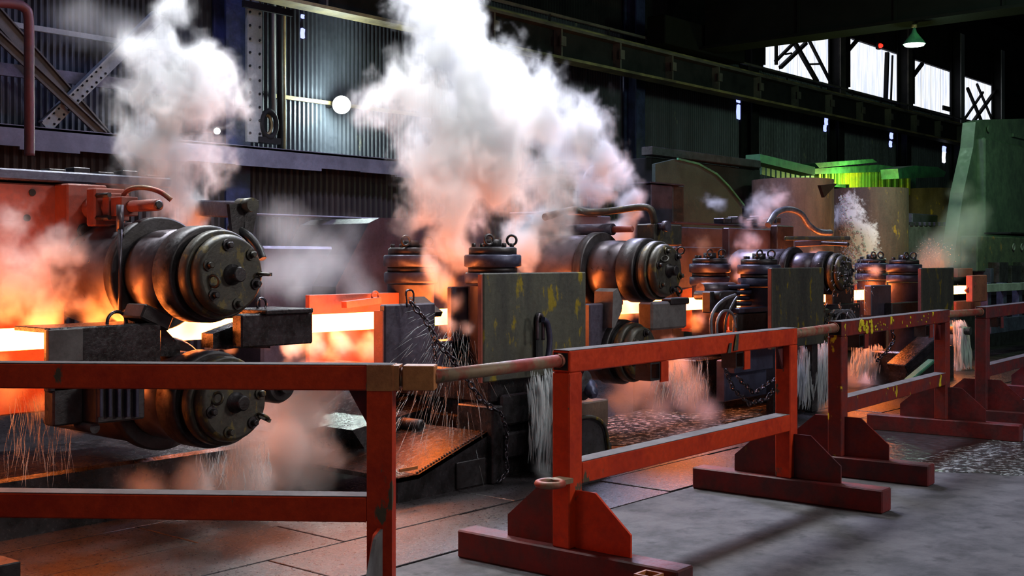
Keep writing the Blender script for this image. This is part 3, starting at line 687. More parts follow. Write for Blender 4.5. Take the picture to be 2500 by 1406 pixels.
# ---------------------------------------------------------------- edger 1
def edger(loc, rr, ztop, lb, grp='upright edger roll housings'):
    t = thing('edger_roll', lb, 'edger', loc, grp); L = V(loc); z = ztop
    def la(nm, prof, mt): b = MB(); b.lathe(prof, V((L.x, L.y, 0)), (0, 0, 1), 40); return mk(nm, b, mt, t)
    la('body', [(.3, rr * .9), (z - .32, rr * .9), (z - .31, rr * .93)], 'purple')
    la('collar', [(z - .30, rr * 1.0), (z - .285, rr * 1.03), (z - .22, rr * 1.03), (z - .21, rr * .98)], 'steel_blue')
    la('neck', [(z - .21, rr * .9), (z - .17, rr * .9)], 'steel')
    la('flange', [(z - .17, rr * .96), (z - .16, rr * 1.05), (z - .08, rr * 1.05), (z - .07, rr)], 'steel_blue')
    cp_ = la('cap', [(z - .07, rr * .88), (z - .02, rr * .88), (z - .01, rr * .8)], 'steel')
    b = MB(); b.lathe([(z - .01, .07), (z + .05, .07)], V((L.x, L.y, 0)), (0, 0, 1), 6); mk('nut', b, 'steel', cp_)
    for k in range(6):
        a = k * PI / 3 + .3; b = MB(); b.lathe([(z - .015, .018), (z + .02, .018)], V((L.x + math.cos(a) * rr * .7, L.y + math.sin(a) * rr * .7, 0)), (0, 0, 1), 6); mk('bolt', b, 'steel', cp_)
    for k, a in enumerate((-2.6, -.35)):
        c = V((L.x + math.cos(a) * rr * .8, L.y + math.sin(a) * rr * .8, z + .045)); b = MB(); b.torus(c, (.3 + k, 1, 0), .038, .010, 20, 8); mk('lifting_eye', b, 'steel', cp_)
    return t
q = at(1203, 600, Y=6.15); z1 = q.z
e1 = edger((q.x, 6.15, 0), .215, z1, 'near upright roll housing behind the large plate, with rings on its cap')
q2 = at(1003, 600, Y=7.0); e2 = copy_tree(e1, (q2.x, 7.0, 0), 'far upright roll housing half swallowed by the tall plume')
q = at(1853, 630, Y=6.1); e3 = copy_tree(e1, (q.x, 6.1, q.z - z1), 'blue grey upright roll housing beside the second grey plate')
q = at(1733, 628, Y=6.75); e4 = copy_tree(e1, (q.x, 6.75, q.z - z1), 'upright roll housing with pink steam rising at its side, near the second stand roll')
q = at(2207, 632, Y=6.1); e5 = copy_tree(e1, (q.x, 6.1, q.z - z1), 'upright roll housing beside the third, dark green plate')
q = at(2128, 630, Y=6.75); e6 = copy_tree(e1, (q.x, 6.75, q.z - z1), 'upright roll housing in front of the white splashed drum')
def bigplate(pa, pb, Y, lb, mt='olive', slot=None, dep=.045):
    t = thing('guard_plate', lb, 'plate', at(pa[0], pb[1], Y=Y), 'thick upright plates in front of the edgers')
    a, c = at(*pa, Y=Y), at(*pb, Y=Y)
    b = MB(); b.box((a.x, Y, c.z), (c.x, Y + dep, a.z), .008); mk('slab', b, mt, t)
    b = MB(); b.box((a.x - .012, Y + .01, c.z), (a.x - .001, Y + dep, a.z - .01)); mk('glow_edge', b, 'redplate', t)  # reddish strip that paints the orange bar light on the plate edge
    if c.z > .2:
        b = MB(); b.box((c.x - .16, Y + .05, 0), (c.x - .04, Y + .15, c.z + .2), .01); mk('support', b, 'steel_wet', t)
    return t
bp1 = bigplate((1181, 667), (1431, 905), 5.6, 'largest grey upright plate with yellow streaks and a hook hanging in its slot')
q = at(1317, 775, Y=5.58)
b = MB(); b.lathe([(0, .04), (.012, .04)], q, (0, 1, 0), 20); b.box((q.x - .04, 5.58, q.z - .30), (q.x + .04, 5.592, q.z)); mk('slot', b, 'black', bp1)  # black shape laid on the plate, painted shade of a slot
bp2 = bigplate((1886, 654), (2012, 838), 5.6, 'second grey upright plate with broad ochre stains')
bp3 = bigplate((2251, 654), (2329, 776), 5.6, 'third, dark green upright plate behind the end of the yellow splashed fence')
# hook hanging in the slot
hk = thing('lifting_hook', 'dark shackle hook hanging in front of the largest grey plate', 'hook', at(1318, 768, Y=5.55))
b = MB(); b.tube([at(1312, 830, Y=5.5), at(1312, 780, Y=5.5), at(1318, 768, Y=5.5), at(1325, 780, Y=5.5), at(1326, 830, Y=5.5)], .014, 10); mk('shackle', b, 'bright', hk)
b = MB(); b.tube([at(1326, 780, Y=5.47), at(1336, 790, Y=5.47), at(1342, 830, Y=5.47), at(1336, 880, Y=5.47), at(1322, 895, Y=5.47)], .022, 10); mk('hook', b, 'steel_blue', hk)
# pedestal below the plate
pd = thing('edger_pedestal', 'stepped dark pedestal under the largest grey plate with water falling over it', 'pedestal', at(1270, 1160, Y=5.8))
for (pa, pb, Y) in (((1195, 905), (1345, 965), 5.72), ((1225, 965), (1345, 1022), 5.68), ((1205, 1022), (1340, 1058), 5.74), ((1240, 1058), (1345, 1100), 5.66), ((1200, 1100), (1345, 1172), 5.72)):
    pbox('block', pa, pb, Y, 1.0, 'steel_wet', pd, .015)
pbox('duct', (1181, 905), (1250, 1010), 5.9, .8, 'purple', pd)
# wedge trough
tr = thing('scale_chute', 'sloped wet steel chute with riveted edge under the spray', 'chute', at(975, 1215, Z=0))
yb = 5.62; a = at(971, 1205, Y=yb); c = at(1190, 1054, Y=yb); e_ = at(1022, 1158, Y=yb)
P1 = [V((a.x, yb, 0)), V((c.x, yb, 0)), V((c.x, yb, c.z)), V((e_.x, yb, e_.z)), V((a.x, yb, at(971, 1168, Y=yb).z))]
b = MB(); b.prism(P1, (0, .03, 0)); mk('side_plate', b, 'steel_wet', tr)
b = MB(); b.prism([P1[4], P1[3], P1[3] - Z3 * .03, P1[4] - Z3 * .03], (0, 1.0, 0)); b.prism([P1[3], P1[2], P1[2] - Z3 * .03, P1[3] - Z3 * .03], (0, 1.0, 0)); mk('slope_plate', b, 'steel_wet', tr)
for k in range(26):
    p_ = P1[3].lerp(P1[2], (k + .5) / 26) + Z3 * .004; b = MB(); b.lathe([(0, .010), (.006, .006)], p_ + V((0, .03, 0)), (0, 0, 1), 6); mk('rivet', b, 'bright', tr)
q = at(1115, 1130, Y=yb - .012); c2 = at(1185, 1180, Y=yb - .012); b = MB(); b.box((q.x, yb - .015, c2.z), (c2.x, yb, q.z), .004); mk('hatch', b, 'steel', tr)
b = MB(); b.box((c.x, yb - .05, 0), (c.x + .12, yb + .3, c.z + .18), .01); mk('end_post', b, 'steel_wet', tr)
b = MB(); b.box((at(975, 1150, Y=yb - .01).x, yb - .02, at(975, 1152, Y=yb).z), (at(1015, 1150, Y=yb).x, yb - .005, at(975, 1144, Y=yb).z)); mk('orange_strip', b, 'ochre', tr)
b = MB(); b.prism([at(860, 1050, Y=6.4), at(1150, 965, Y=6.4), at(1150, 1020, Y=6.4), at(900, 1110, Y=6.4)], (0, .6, 0)); tag(mk('upper_chute', b, 'steel_wet'), 'tilted wet plate above the riveted chute, lit pink', 'chute')
b = MB(); b.prism([at(700, 1060, Y=6.7), at(880, 1020, Y=6.7), at(1010, 905, Y=6.7), at(1020, 930, Y=6.7), at(890, 1050, Y=6.7), at(700, 1085, Y=6.7)], (0, .5, 0)); tag(mk('scale_tray', b, 'steel_wet'), 'bent tray under the glowing trough', 'tray')
b = MB(); q = at(1030, 1040, Y=6.2); b.lathe([(0, .03), (.01, .05), (.4, .05)], q, (0, 1, 0), 16); tag(mk('pipe_end', b, 'steel'), 'round pipe end poking out between the two chutes', 'pipe')
# motor like coupling behind near post of panel 2
cp = thing('drain_valve', 'black rounded valve with a pointed spindle behind the middle fence post', 'valve', at(1430, 1100, Y=5.3))
q = at(1425, 940, Y=5.3)
b = MB(); b.lathe([(-.02, .05), (0, .115), (.16, .12), (.2, .08)], q, (0, 1, 0), 28); mk('body', b, 'hose', cp)
b = MB(); b.lathe([(-.16, .018), (-.11, .022), (-.10, .045), (-.04, .05), (0, .07), (.02, .07)], q + V((.06, 0, -.03)), (.6, .8, .25), 20); mk('spindle', b, 'steel_blue', cp)
pbox('bracket', (1415, 985), (1486, 1040), 5.35, .3, 'brown', cp)
b = MB(); b.prism([at(1405, 1110, Y=5.28), at(1405, 1020, Y=5.28), at(1450, 1015, Y=5.28), at(1480, 1040, Y=5.28), at(1492, 1110, Y=5.28)], (0, .4, 0)); mk('cowl', b, 'hose', cp)
b = MB(); b.tube([at(1405, 1024, Y=5.26), at(1445, 1018, Y=5.26), at(1476, 1040, Y=5.26), at(1488, 1108, Y=5.26)], .014, 8); mk('cowl_rim', b, 'olive', cp)
pbox('foot', (1400, 1100), (1495, 1165), 5.3, .5, 'steel', cp)
# ---------------------------------------------------------------- chains
def chain(pts, lb, rl=.021, th=.0055, grp='chains hanging in the mill', mt='chain'):
    P = [V(p) for p in pts]; t = thing('chain', lb, 'chain', P[-1], grp); L = 0; seg = []
    for a, c in zip(P, P[1:]):
        seg.append((L, (c - a).length, a, c)); L += (c - a).length
    n = int(L / (rl * 2.1)); proto = None
    for i in range(n):
        s_ = L * (i + .5) / n
        for l0, ln, a, c in seg:
            if l0 <= s_ <= l0 + ln: break
        p = a.lerp(c, (s_ - l0) / ln); d = (c - a).normalized(); sd = d.cross(V((.2, 1, .1))).normalized()
        if i % 2: sd = d.cross(sd)
        if proto is None:
            b = MB(); b.torus((0, 0, 0), (0, 0, 1), rl * .72, th, 12, 6); bmesh.ops.scale(b.bm, vec=(1.5, 1, 1), verts=b.bm.verts[:])
            proto = mk('link', b, mt); me = proto.data; bpy.data.objects.remove(proto); proto = True
        o = bpy.data.objects.new('link', me); COL.objects.link(o); o.parent = t
        m = Matrix((d, sd.cross(d), sd)).transposed(); jit = V((R.uniform(-.004, .004), R.uniform(-.004, .004), R.uniform(-.004, .004)))
        o.location = p - P[-1] + jit; o.rotation_euler = m.to_euler()
    return t
ch = [at(*p, Y=y) for p, y in (((1000, 735), 5.9), ((1040, 780), 5.8), ((1065, 830), 5.72), ((1110, 885), 5.65), ((1150, 940), 5.6), ((1185, 985), 5.56), ((1215, 1005), 5.54))]
chain(ch, 'wet chain slanting down from the receiver box ring past the pipe', .026, .008)
chain([at(*p, Y=5.53) for p in ((1222, 1005), (1238, 1050), (1236, 1110), (1238, 1150), (1215, 1180))], 'thin chain hanging straight down before the stepped pedestal', .020, .006)
chain([at(*p, Y=5.56) for p in ((1062, 820), (1060, 850), (1064, 880))], 'short loose chain tail dangling beside the slanting one', .018, .005)
chain([at(*p, Y=5.5) for p in ((1765, 840), (1770, 900), (1790, 950), (1830, 985), (1870, 975), (1890, 950))], 'looped wet chain sagging behind the far end of the bright fence', .028, .008)
chain([at(*p, Y=5.52) for p in ((1800, 920), (1840, 960), (1895, 925))], 'second chain loop tangled above the sagging one', .026, .008)
chain([at(*p, Y=5.5) for p in ((2176, 790), (2182, 830), (2165, 860), (2140, 880))], 'fine chain curving behind the yellow splashed fence', .028, .008)
#==BACK==
# ---------------------------------------------------------------- second stand
h2 = thing('second_stand_housing', 'purple grey mill housing of the second stand, veiled by steam', 'mill housing', at(1440, 640, Y=7.1))
pbox('top_beam', (1365, 522), (1492, 605), 7.05, .5, 'purple', h2)
pbox('cap', (1340, 515), (1470, 528), 7.0, .5, 'steel_blue', h2)
pbox('side_plate', (1400, 600), (1450, 900), 7.4, .4, 'purple', h2)
q = at(1545, 559, Y=6.2); b = MB(); b.lathe([(0, .022), (.006, .030), (.22, .030)], q, (0, 1, 0), 16); mk('rod', b, 'redplate', h2)
b = MB(); b.lathe([(.22, .055), (.8, .055)], q, (0, 1, 0), 16); b.lathe([(.8, .075), (1.0, .075)], q, (0, 1, 0), 16); mk('cylinder', b, 'purple', h2)
b = MB(); b.tube([at(*p, Y=y) for p, y in (((1330, 530), 6.9), ((1400, 512), 6.9), ((1440, 518), 6.6), ((1500, 514), 6.4), ((1560, 506), 6.2), ((1588, 512), 6.1), ((1598, 545), 6.1))], .034, 12)
tag(mk('bent_pipe', b, 'cover'), 'thick pipe over the second stand bending down at its end', 'pipe')
pn = thing('pipe_joint', 'dark pin joint block above the second stand roll', 'joint', at(1615, 590, Y=6.1))
b = MB(); b.bar(at(1560, 555, Y=6.3), at(1630, 552, Y=5.95), .06, .06, .01); mk('pin', b, 'steel_blue', pn)
b = MB(); b.box(at(1598, 598, Y=6.05), at(1622, 550, Y=6.25), .01); mk('clevis', b, 'cover', pn)
b = MB(); b.lathe([(0, .05), (.05, .05)], at(1632, 552, Y=5.93), (0, 1, 0), 16); mk('pin_head', b, 'purple', pn)
b = MB(); b.torus(at(1662, 612, Y=5.9), (.5, .5, .3), .035, .009, 16, 6); mk('lifting_eye', b, 'steel', pn)
g = thing('second_entry_guide', 'rusty guide block with an orange glowing rim before the second stand', 'guide', at(1475, 840, Y=6.2))
pbox('body', (1440, 742), (1488, 900), 6.1, .10, 'purple', g)
b = MB(); b.prism([at(1494, 800, Y=6.0), at(1497, 712, Y=6.0), at(1508, 704, Y=6.0), at(1520, 735, Y=6.0), at(1518, 760, Y=6.0), at(1500, 800, Y=6.0)], (0, .2, 0)); mk('guide_tip', b, 'dust', g)
b = MB(); a = at(1430, 738, Y=6.48); b.box((a.x, 6.48, a.z - .04), (a.x + .6, 7.0, a.z), .004); mk('top_plate', b, 'redplate', g)
g = thing('second_exit_guide', 'pale wet guide block after the second stand roll', 'guide', at(1630, 800, Y=6.1))
pbox('body', (1592, 738), (1678, 800), 6.05, .16, 'dust', g, .02)
pbox('lip', (1640, 728), (1684, 742), 6.03, .12, 'steel', g, .01)
def hood(pxs, Y, lb):
    g = thing('bar_hood', lb, 'hood', at((pxs[0] + pxs[2]) / 2, 800, Y=Y)); x0, xm, x1, y0, y1 = pxs
    poly = [at(x0, y1, Y=Y), at(x0, y0 + 6, Y=Y), at(x0 + (x1 - x0) * .25, y0, Y=Y), at(xm, y0, Y=Y), at(x0 + (x1 - x0) * .85, y0 + (y1 - y0) * .15, Y=Y), at(x1, y0 + (y1 - y0) * .42, Y=Y), at(x1 - 2, y1, Y=Y)]
    b = MB(); b.prism(poly, (0, .03, 0)); mk('rear_sheet', b, 'redplate', g)
    b = MB(); b.prism([poly[5], poly[6], poly[6] + V((.05, 0, 0)), poly[5] + V((.05, 0, 0))], (0, -.75, 0)); mk('end_sheet', b, 'redplate', g)
    b = MB(); b.box((poly[0].x, Y - .7, poly[0].z - .03), (poly[6].x, Y, poly[0].z), 0); mk('bed', b, 'redplate', g)
    return g
hood((1664, 1700, 1740, 703, 802), 7.1, 'orange glowing arched hood around the bar past the second stand')
hood((2088, 2112, 2134, 690, 748), 7.0, 'orange glowing arched hood around the bar past the third stand')
# machinery between stand 2 and plate 2
mz = thing('hose_manifold', 'dark machine block crowded with looping hoses between second stand and second plate', 'manifold', at(1820, 840, Y=5.9))
pbox('top_box', (1735, 712), (1800, 760), 6.05, .10, 'steel', mz)
pbox('lower_box', (1795, 812), (1888, 900), 5.85, .10, 'steel_blue', mz)
pbox('shelf', (1800, 766), (1890, 800), 5.95, .10, 'steel', mz)
pbox('shelf_top', (1806, 752), (1886, 760), 5.93, .10, 'steel_blue', mz)
pbox('lower_plate', (1770, 880), (1890, 960), 5.95, .10, 'steel_blue', mz)
for k in range(4):
    a = at(1812, 706 + k * 14, Y=5.98); b = MB(); b.lathe([(0, .16 + .02 * (k % 2)), (.04, .16 + .02 * (k % 2))], V((a.x + .22, 6.2, a.z)), (0, 0, 1), 24); mk('bellows_ring', b, 'steel_blue', mz)
b = MB(); b.lathe([(0, .06), (.5, .06)], at(1790, 703, Y=6.2), (-1, .2, 0), 16); mk('duct', b, 'bright', mz)
b = MB(); b.lathe([(0, .03), (.02, .045), (.3, .045)], at(1763, 722, Y=5.98), (0, 1, 0), 16); mk('port', b, 'steel', mz)
for k, (pp, r_, mt) in enumerate(([[(1738, 830), (1736, 780), (1748, 750), (1770, 730), (1795, 720)], .016, 'hose_grey'], [[(1752, 830), (1750, 790), (1760, 765), (1775, 758), (1790, 770), (1795, 800)], .014, 'hose_grey'],
                         [[(1770, 820), (1772, 780), (1790, 740), (1800, 725)], .014, 'hose'], [[(1790, 815), (1792, 780), (1805, 760)], .012, 'hose_grey'])):
    b = MB(); b.tube([at(*p, Y=5.88 + .03 * k) for p in pp], r_, 8); mk('hose', b, mt, mz)
g = thing('second_bay_block', 'dark block with a round bolt hole behind the sagging chain', 'block', at(1850, 960, Y=6.4))
pbox('body', (1700, 880), (1990, 1000), 6.5, .8, 'steel_wet', g)
pbox('column', (1890, 840), (2020, 1010), 6.0, .10, 'steel_wet', g)
# third stand
h3 = thing('third_stand_housing', 'purple brown housing of the third stand with a flat rod pointing out', 'mill housing', at(1840, 660, Y=7.2))
pbox('beam_face', (1780, 556), (1898, 646), 7.2, .10, 'purple', h3)
pbox('end_block', (1898, 550), (1938, 640), 7.1, .10, 'steel', h3)
pbox('long_beam', (1618, 552), (1790, 660), 8.2, .10, 'steel_blue', h3)
pbox('top_pipe_tray', (1650, 543), (1905, 553), 7.3, .3, 'steel_blue', h3)
pbox('lower_beam', (1650, 602), (1790, 700), 7.6, .10, 'purple', h3)
for k in range(10):
    a = at(1770 + k * 14 + R.uniform(-4, 4), 545, Y=7.3); b = MB(); b.box(a, a + V((R.uniform(.08, .2), .15, R.uniform(.02, .10))), .008); mk('clutter_block', b, 'steel', h3)
b = MB(); b.bar(at(1940, 596, Y=6.8), at(2010, 592, Y=6.5), .08, .08, .01); mk('cylinder', b, 'purple', h3)
b = MB(); b.bar(at(1915, 582, Y=6.6), at(2075, 582, Y=6.0), .05, .05, .01); mk('flat_rod', b, 'cover', h3)
b = MB(); b.bar(at(2005, 594, Y=6.45), at(2072, 597, Y=6.1), .05, .05, .01); mk('rod', b, 'steel', h3)
b = MB(); b.tube([at(*p, Y=6.6) for p in ((1875, 550), (1895, 520), (1925, 511), (1955, 522), (1975, 550), (2000, 566), (2028, 568))], .038, 10)
tag(mk('arched_hose', b, 'hose_grey'), 'pale grey hose arching over the third stand', 'hose')
g = thing('third_exit_guide', 'brown guide box with splashes after the third stand hood', 'guide', at(2150, 780, Y=6.1))
pbox('body', (2128, 697), (2176, 768), 6.0, .10, 'purple', g)
pbox('guide_block', (2034, 698), (2086, 745), 6.1, .10, 'steel', g)
pbox('front_sill', (2178, 740), (2250, 770), 5.9, .10, 'steel', g)
pbox('lower_box', (2010, 745), (2100, 790), 6.0, .10, 'steel', g)
for k in range(3):
    b = MB(); b.tube([at(*p, Y=5.9) for p in ((2015 + k * 10, 790), (2025 + k * 12, 765), (2050 + k * 12, 758), (2075 + k * 6, 775), (2085 + k * 6, 800))], .016, 8); mk('hose', b, 'hose_grey', g)
# dark hoods and boxes far side
g = thing('dust_hood', 'large dark dust hood with a greenish curved edge behind the second stand', 'hood', at(1700, 600, Y=10))
pbox('box', (1592, 384), (1856, 760), 10.2, .5, 'girder', g)
pbox('rim', (1592, 378), (1858, 392), 10.1, .2, 'steel', g)
poly = [at(*p, Y=9.6) for p in ((1600, 560), (1600, 400), (1650, 388), (1700, 400), (1745, 425), (1775, 455), (1812, 502), (1812, 560))]
b = MB(); b.prism(poly, (0, .06, 0)); mk('curved_sheet', b, M.setdefault('darkgreen', worn('dark_green_sheet', (.035, .055, .045), (.02, .03, .028), .5, .1, 2)), g)
b = MB()
for a, c in zip(poly[2:7], poly[3:7]): b.bar(a + V((0, -.03, 0)), c + V((0, -.03, 0)), .03, .03)
mk('edge', b, 'green_hood', g)
g = thing('blue_cabinet', 'blue grey steel cabinet standing below the dark dust hood', 'cabinet', at(1628, 600, Y=8.6))
pbox('front', (1590, 449), (1642, 925), 8.7, .5, 'steel_blue', g); pbox('side', (1643, 452), (1670, 920), 8.75, .45, 'steel', g)
pbox('lid', (1588, 445), (1672, 452), 8.65, .6, 'steel_blue', g)
# drum shields
def drum(pc, pr, ytop, Y, lb, mt, full=False, ylow=720):
    q = at(pc, ytop, Y=Y); r_ = pr * mpp(q); g = thing('drum_shield', lb, 'drum', (q.x, Y, 0))
    a0, a1 = (0, 2 * PI) if full else (PI, 2 * PI)
    b = MB()
    n = 30; zt = q.z
    for rr in (r_, r_ - .03):
        b.lathe([(0.0, rr), (zt, rr)], V((q.x, Y, 0)), (0, 0, 1), 40, close=False)
    b.lathe([(zt, r_), (zt, r_ - .03)], V((q.x, Y, 0)), (0, 0, 1), 40, close=False)
    mk('shell', b, mt, g); return g, q, r_
M['splashed'] = worn('lime_splashed_brown_drum', (.17, .11, .08), (.09, .06, .05), .55, .1, 3, .4, .6, .5, True, third=(.50, .30, .04), tlo=.62, thi=.68)
def splash_mat():
    m = worn('lime_splash', (.66, .70, .72), (.45, .50, .52), .7, 0, 9, .4, .6, .5)
    return m
M['lime'] = splash_mat()
def add_mask(m, c, sc_, col):
    t = m.node_tree; b = t.nodes['Principled BSDF']; src = b.inputs['Base Color'].links[0].from_socket
    g_ = t.nodes.new('ShaderNodeNewGeometry'); v = t.nodes.new('ShaderNodeVectorMath'); v.operation = 'SUBTRACT'; t.links.new(g_.outputs['Position'], v.inputs[0]); v.inputs[1].default_value = c
    v2 = t.nodes.new('ShaderNodeVectorMath'); v2.operation = 'MULTIPLY'; t.links.new(v.outputs[0], v2.inputs[0]); v2.inputs[1].default_value = sc_
    v3 = t.nodes.new('ShaderNodeVectorMath'); v3.operation = 'LENGTH'; t.links.new(v2.outputs[0], v3.inputs[0])
    n1 = noise(t, 5, 8, .75); n2 = t.nodes.new('ShaderNodeMath'); n2.operation = 'MULTIPLY_ADD'; t.links.new(n1, n2.inputs[0]); n2.inputs[1].default_value = 1.6; t.links.new(v3.outputs['Value'], n2.inputs[2])
    f = ramp(t, n2.outputs[0], 1.50/2.5, 1.75/2.5, (1, 1, 1), (0, 0, 0)); sc2 = t.nodes.new('ShaderNodeMath'); sc2.operation = 'MULTIPLY'; t.links.new(n2.outputs[0], sc2.inputs[0]); sc2.inputs[1].default_value = .4
    t.links.new(sc2.outputs[0], f.node.inputs[0])
    t.links.new(mixrgb(t, f, (0, 0, 0), col), b.inputs['Base Color']); mx = b.inputs['Base Color'].links[0].from_node
    t.links.new(src, mx.inputs[6])
g, q, r_ = drum(1935, 98, 440, 9.4, 'brown open drum behind the arched hose', 'brown')
g, q, r_ = drum(2122, 92, 462, 9.0, 'brown drum splashed white down its front, beside the third stand', 'splashed')
_a = math.radians(172)
add_mask(M['splashed'], (q.x + r_ * math.cos(_a), 9.0 + r_ * math.sin(_a), 1.72), (1.7, 1.7, .85), (.85, .90, .92))
# lime splash: speckle of thin crusts lying on the drum surface
b = MB()
for k in range(500):
    v = R.random() ** .75; a = math.radians(-206 + abs(R.gauss(0, 1)) * (5 + 30 * v)); z = q.z - .14 - v * (q.z - 1.35)
    if a > math.radians(-120): continue
    s_ = R.uniform(.006, .034); p = V((q.x + (r_ + .002) * math.cos(a), 9.0 + (r_ + .002) * math.sin(a), z))
    b.lathe([(0, s_), (.006, s_ * .7)], p, (math.cos(a), math.sin(a), 0), 6)
mk('lime_crust', b, 'lime', g, 'white lime crust', 'stuff')
b = MB(); b.prism([at(2003, 452, Y=8.2), at(2044, 448, Y=8.2), at(2013, 482, Y=8.2)], (0, .05, 0)); mk('fin', b, 'girder', g)
# canopy
g = thing('green_canopy', 'green canopy with a yellow ribbed curtain behind the brown drums', 'canopy', at(2080, 470, Y=11.5))
def slab(pts, Y, dep, mt, nm):
    b = MB(); b.prism([at(*p, Y=Y) for p in pts], (0, dep, 0)); mk(nm, b, mt, g)
slab([(1856, 376), (1990, 408), (1990, 428), (1856, 396)], 10.6, .3, 'green_hood', 'side_beam')
slab([(1990, 398), (2130, 388), (2142, 396), (2000, 410)], 11.0, .3, 'green_hood', 'rear_beam')
slab([(1985, 412), (2145, 402), (2200, 408), (2200, 418), (1990, 425)], 11.2, .2, 'green_hood', 'curtain_rail')
slab([(2192, 412), (2232, 404), (2290, 408), (2310, 420), (2305, 432), (2195, 436)], 10.4, .4, 'green_hood', 'front_plate')
for k in range(11):
    slab([(1860 + k * 12, 398 + k * 2.9), (1868 + k * 12, 400 + k * 2.9), (1868 + k * 12, 428 + k * 2.6), (1860 + k * 12, 426 + k * 2.6)], 11.1, .04, 'green_hood', 'rib')
for k in range(30):
    x = 1992 + k * 7.8; yb_ = 450 + (k * .9 if k > 10 else 0)
    slab([(x, 415), (x + 4.6, 415), (x + 4.6, yb_), (x, yb_)], 11.3 - (k % 2) * .05, .04, 'yellow_sheet', 'rib')
slab([(1990, 412), (2236, 412), (2236, 478), (1990, 450)], 11.45, .05, 'green_hood', 'rear_sheet')
l = bpy.data.lights.new('canopy_fill', 'POINT'); l.energy = 160; l.color = (.75, 1, .25); l.shadow_soft_size = .1  # added light without a fitting, brightens the yellow ribs
o = bpy.data.objects.new('canopy_fill', l); COL.objects.link(o); o.location = at(2120, 455, Y=10.5)
tag(mk('column_drum', (lambda b: b.lathe([(0, .62), (3.35, .62)], at(2268, 500, Y=11.0) * 1 - V((0, 0, at(2268, 500, Y=11.0).z)), (0, 0, 1), 30))(MB()), 'brown'), 'dark brown upright cylinder under the green canopy end', 'cylinder')
g = thing('ribbed_block', 'grey ribbed block dusted pale beside the splashed drum', 'block', at(2270, 650, Y=8.8))
pbox('body', (2208, 548), (2320, 852), 8.8, .2, 'dust', g, .02)
for k in range(9): pbox('rib', (2212 + k * 12, 542), (2219 + k * 12, 552), 8.78, .2, 'purple', g, .005)
pbox('upper_block', (2228, 520), (2290, 548), 9.0, .2, 'purple', g, .02)
q = at(2322, 560, Y=8.8); b = MB(); b.lathe([(0, .05), (.4, .05)], q, (0, 1, 0), 12); mk('roller', b, 'steel', g)
# green machine
g = thing('green_machine', 'tall green painted machine housing tapering upwards at the edge of the hall', 'machine', at(2440, 700, Y=8.0))
poly = [at(*p, Y=8.0) for p in ((2318, 720), (2335, 590), (2352, 470), (2376, 360), (2382, 298), (2400, 292), (2560, 288), (2620, 300), (2620, 720))]
b = MB(); b.prism(poly, (0, .25, 0)); mk('housing', b, 'green', g)
q = at(2412, 315, Y=7.98); b = MB(); b.lathe([(0, .07), (.03, .07)], q - V((0, .03, 0)), (0, 1, 0), 16); mk('boss', b, 'green', g)
q = at(2400, 452, Y=7.98); b = MB(); b.lathe([(0, .03), (.02, .03)], q - V((0, .02, 0)), (0, 1, 0), 12); mk('bolt', b, 'steel', g)
pbox('handle_plate', (2475, 325), (2520, 345), 7.95, .05, 'green', g, .005)
pbox('shoulder', (2405, 335), (2600, 620), 7.85, .2, 'green', g, .03)
pbox('base_box', (2386, 575), (2560, 660), 7.3, .3, M.setdefault('mossy', worn('mossy_steel', (.07, .085, .05), (.04, .05, .035), .6, 0, 4, third=(.25, .13, .03))), g, .02)
pbox('top_bar', (2468, 566), (2560, 576), 7.28, .5, 'girder', g, .01)
for k in range(3): 
    q = at(2475 + k * 20, 603, Y=7.28); b = MB(); b.torus(q, (0, 1, 0), .06, .012, 14, 6); mk('ring', b, 'lattice', g)
# fourth stand fragments
g = thing('fourth_stand', 'rusty orange lit guide plates of the fourth stand beyond the dark green plate', 'guide', at(2375, 800, Y=6.0))
pbox('rear_plate', (2338, 655), (2375, 676), 7.2, .1, 'redplate', g)
pbox('side_plate', (2375, 672), (2410, 735), 6.2, .1, 'redplate', g)
pbox('lower_plate', (2334, 736), (2395, 765), 6.9, .1, 'redplate', g)
b = MB(); b.bar(at(2358, 712, Y=6.3), at(2380, 690, Y=6.2), .05, .05); mk('lever', b, 'redplate', g)
b = MB(); b.lathe([(0, .32), (.5, .32)], at(2352, 830, Y=6.8), (0, 1, 0), 30); mk('lower_roll', b, 'bright', g)
b = MB(); b.lathe([(0, .06), (.5, .06)], at(2370, 808, Y=6.1), (0, 1, 0), 16); mk('stub', b, 'hose', g)
g = thing('cooling_bed_frame', 'dark frames and posts of the far cooling bed by the green machine base', 'frame', at(2450, 760, Y=6.5))
for k in range(5):
    pbox('post', (2412 + k * 38, 690), (2420 + k * 38, 800), 6.6, .12, 'steel_blue', g, .004)
pbox('top_rail', (2410, 694), (2600, 702), 6.55, .1, 'lattice', g, .004)
pbox('lower_rail', (2420, 780), (2600, 790), 6.55, .1, 'steel_blue', g, .004)
pbox('panel_box', (2420, 655), (2455, 690), 7.2, .3, 'steel_blue', g, .01)
pbox('rear_mass', (2340, 735), (2620, 860), 7.6, .2, 'steel', g, .03)
for k in range(4): pbox('machine_block', (2440 + k * 30, 640 + 8 * (k % 2)), (2462 + k * 30, 690), 7.1, .4, 'steel', g, .01)
g = thing('sloped_channel', 'sloping dark channel with a green wet edge behind the yellow splashed fence', 'channel', at(2230, 920, Y=5.6))
b = MB(); b.bar(at(2190, 900, Y=5.7), at(2270, 830, Y=5.5), .30, .12, .01); mk('channel', b, 'steel_wet', g)
b = MB(); b.bar(at(2215, 930, Y=5.4), at(2275, 880, Y=5.3), .10, .04, .01); mk('edge', b, 'green_hood', g)
pbox('support', (2215, 860), (2330, 960), 5.9, .5, 'steel_wet', g, .02)
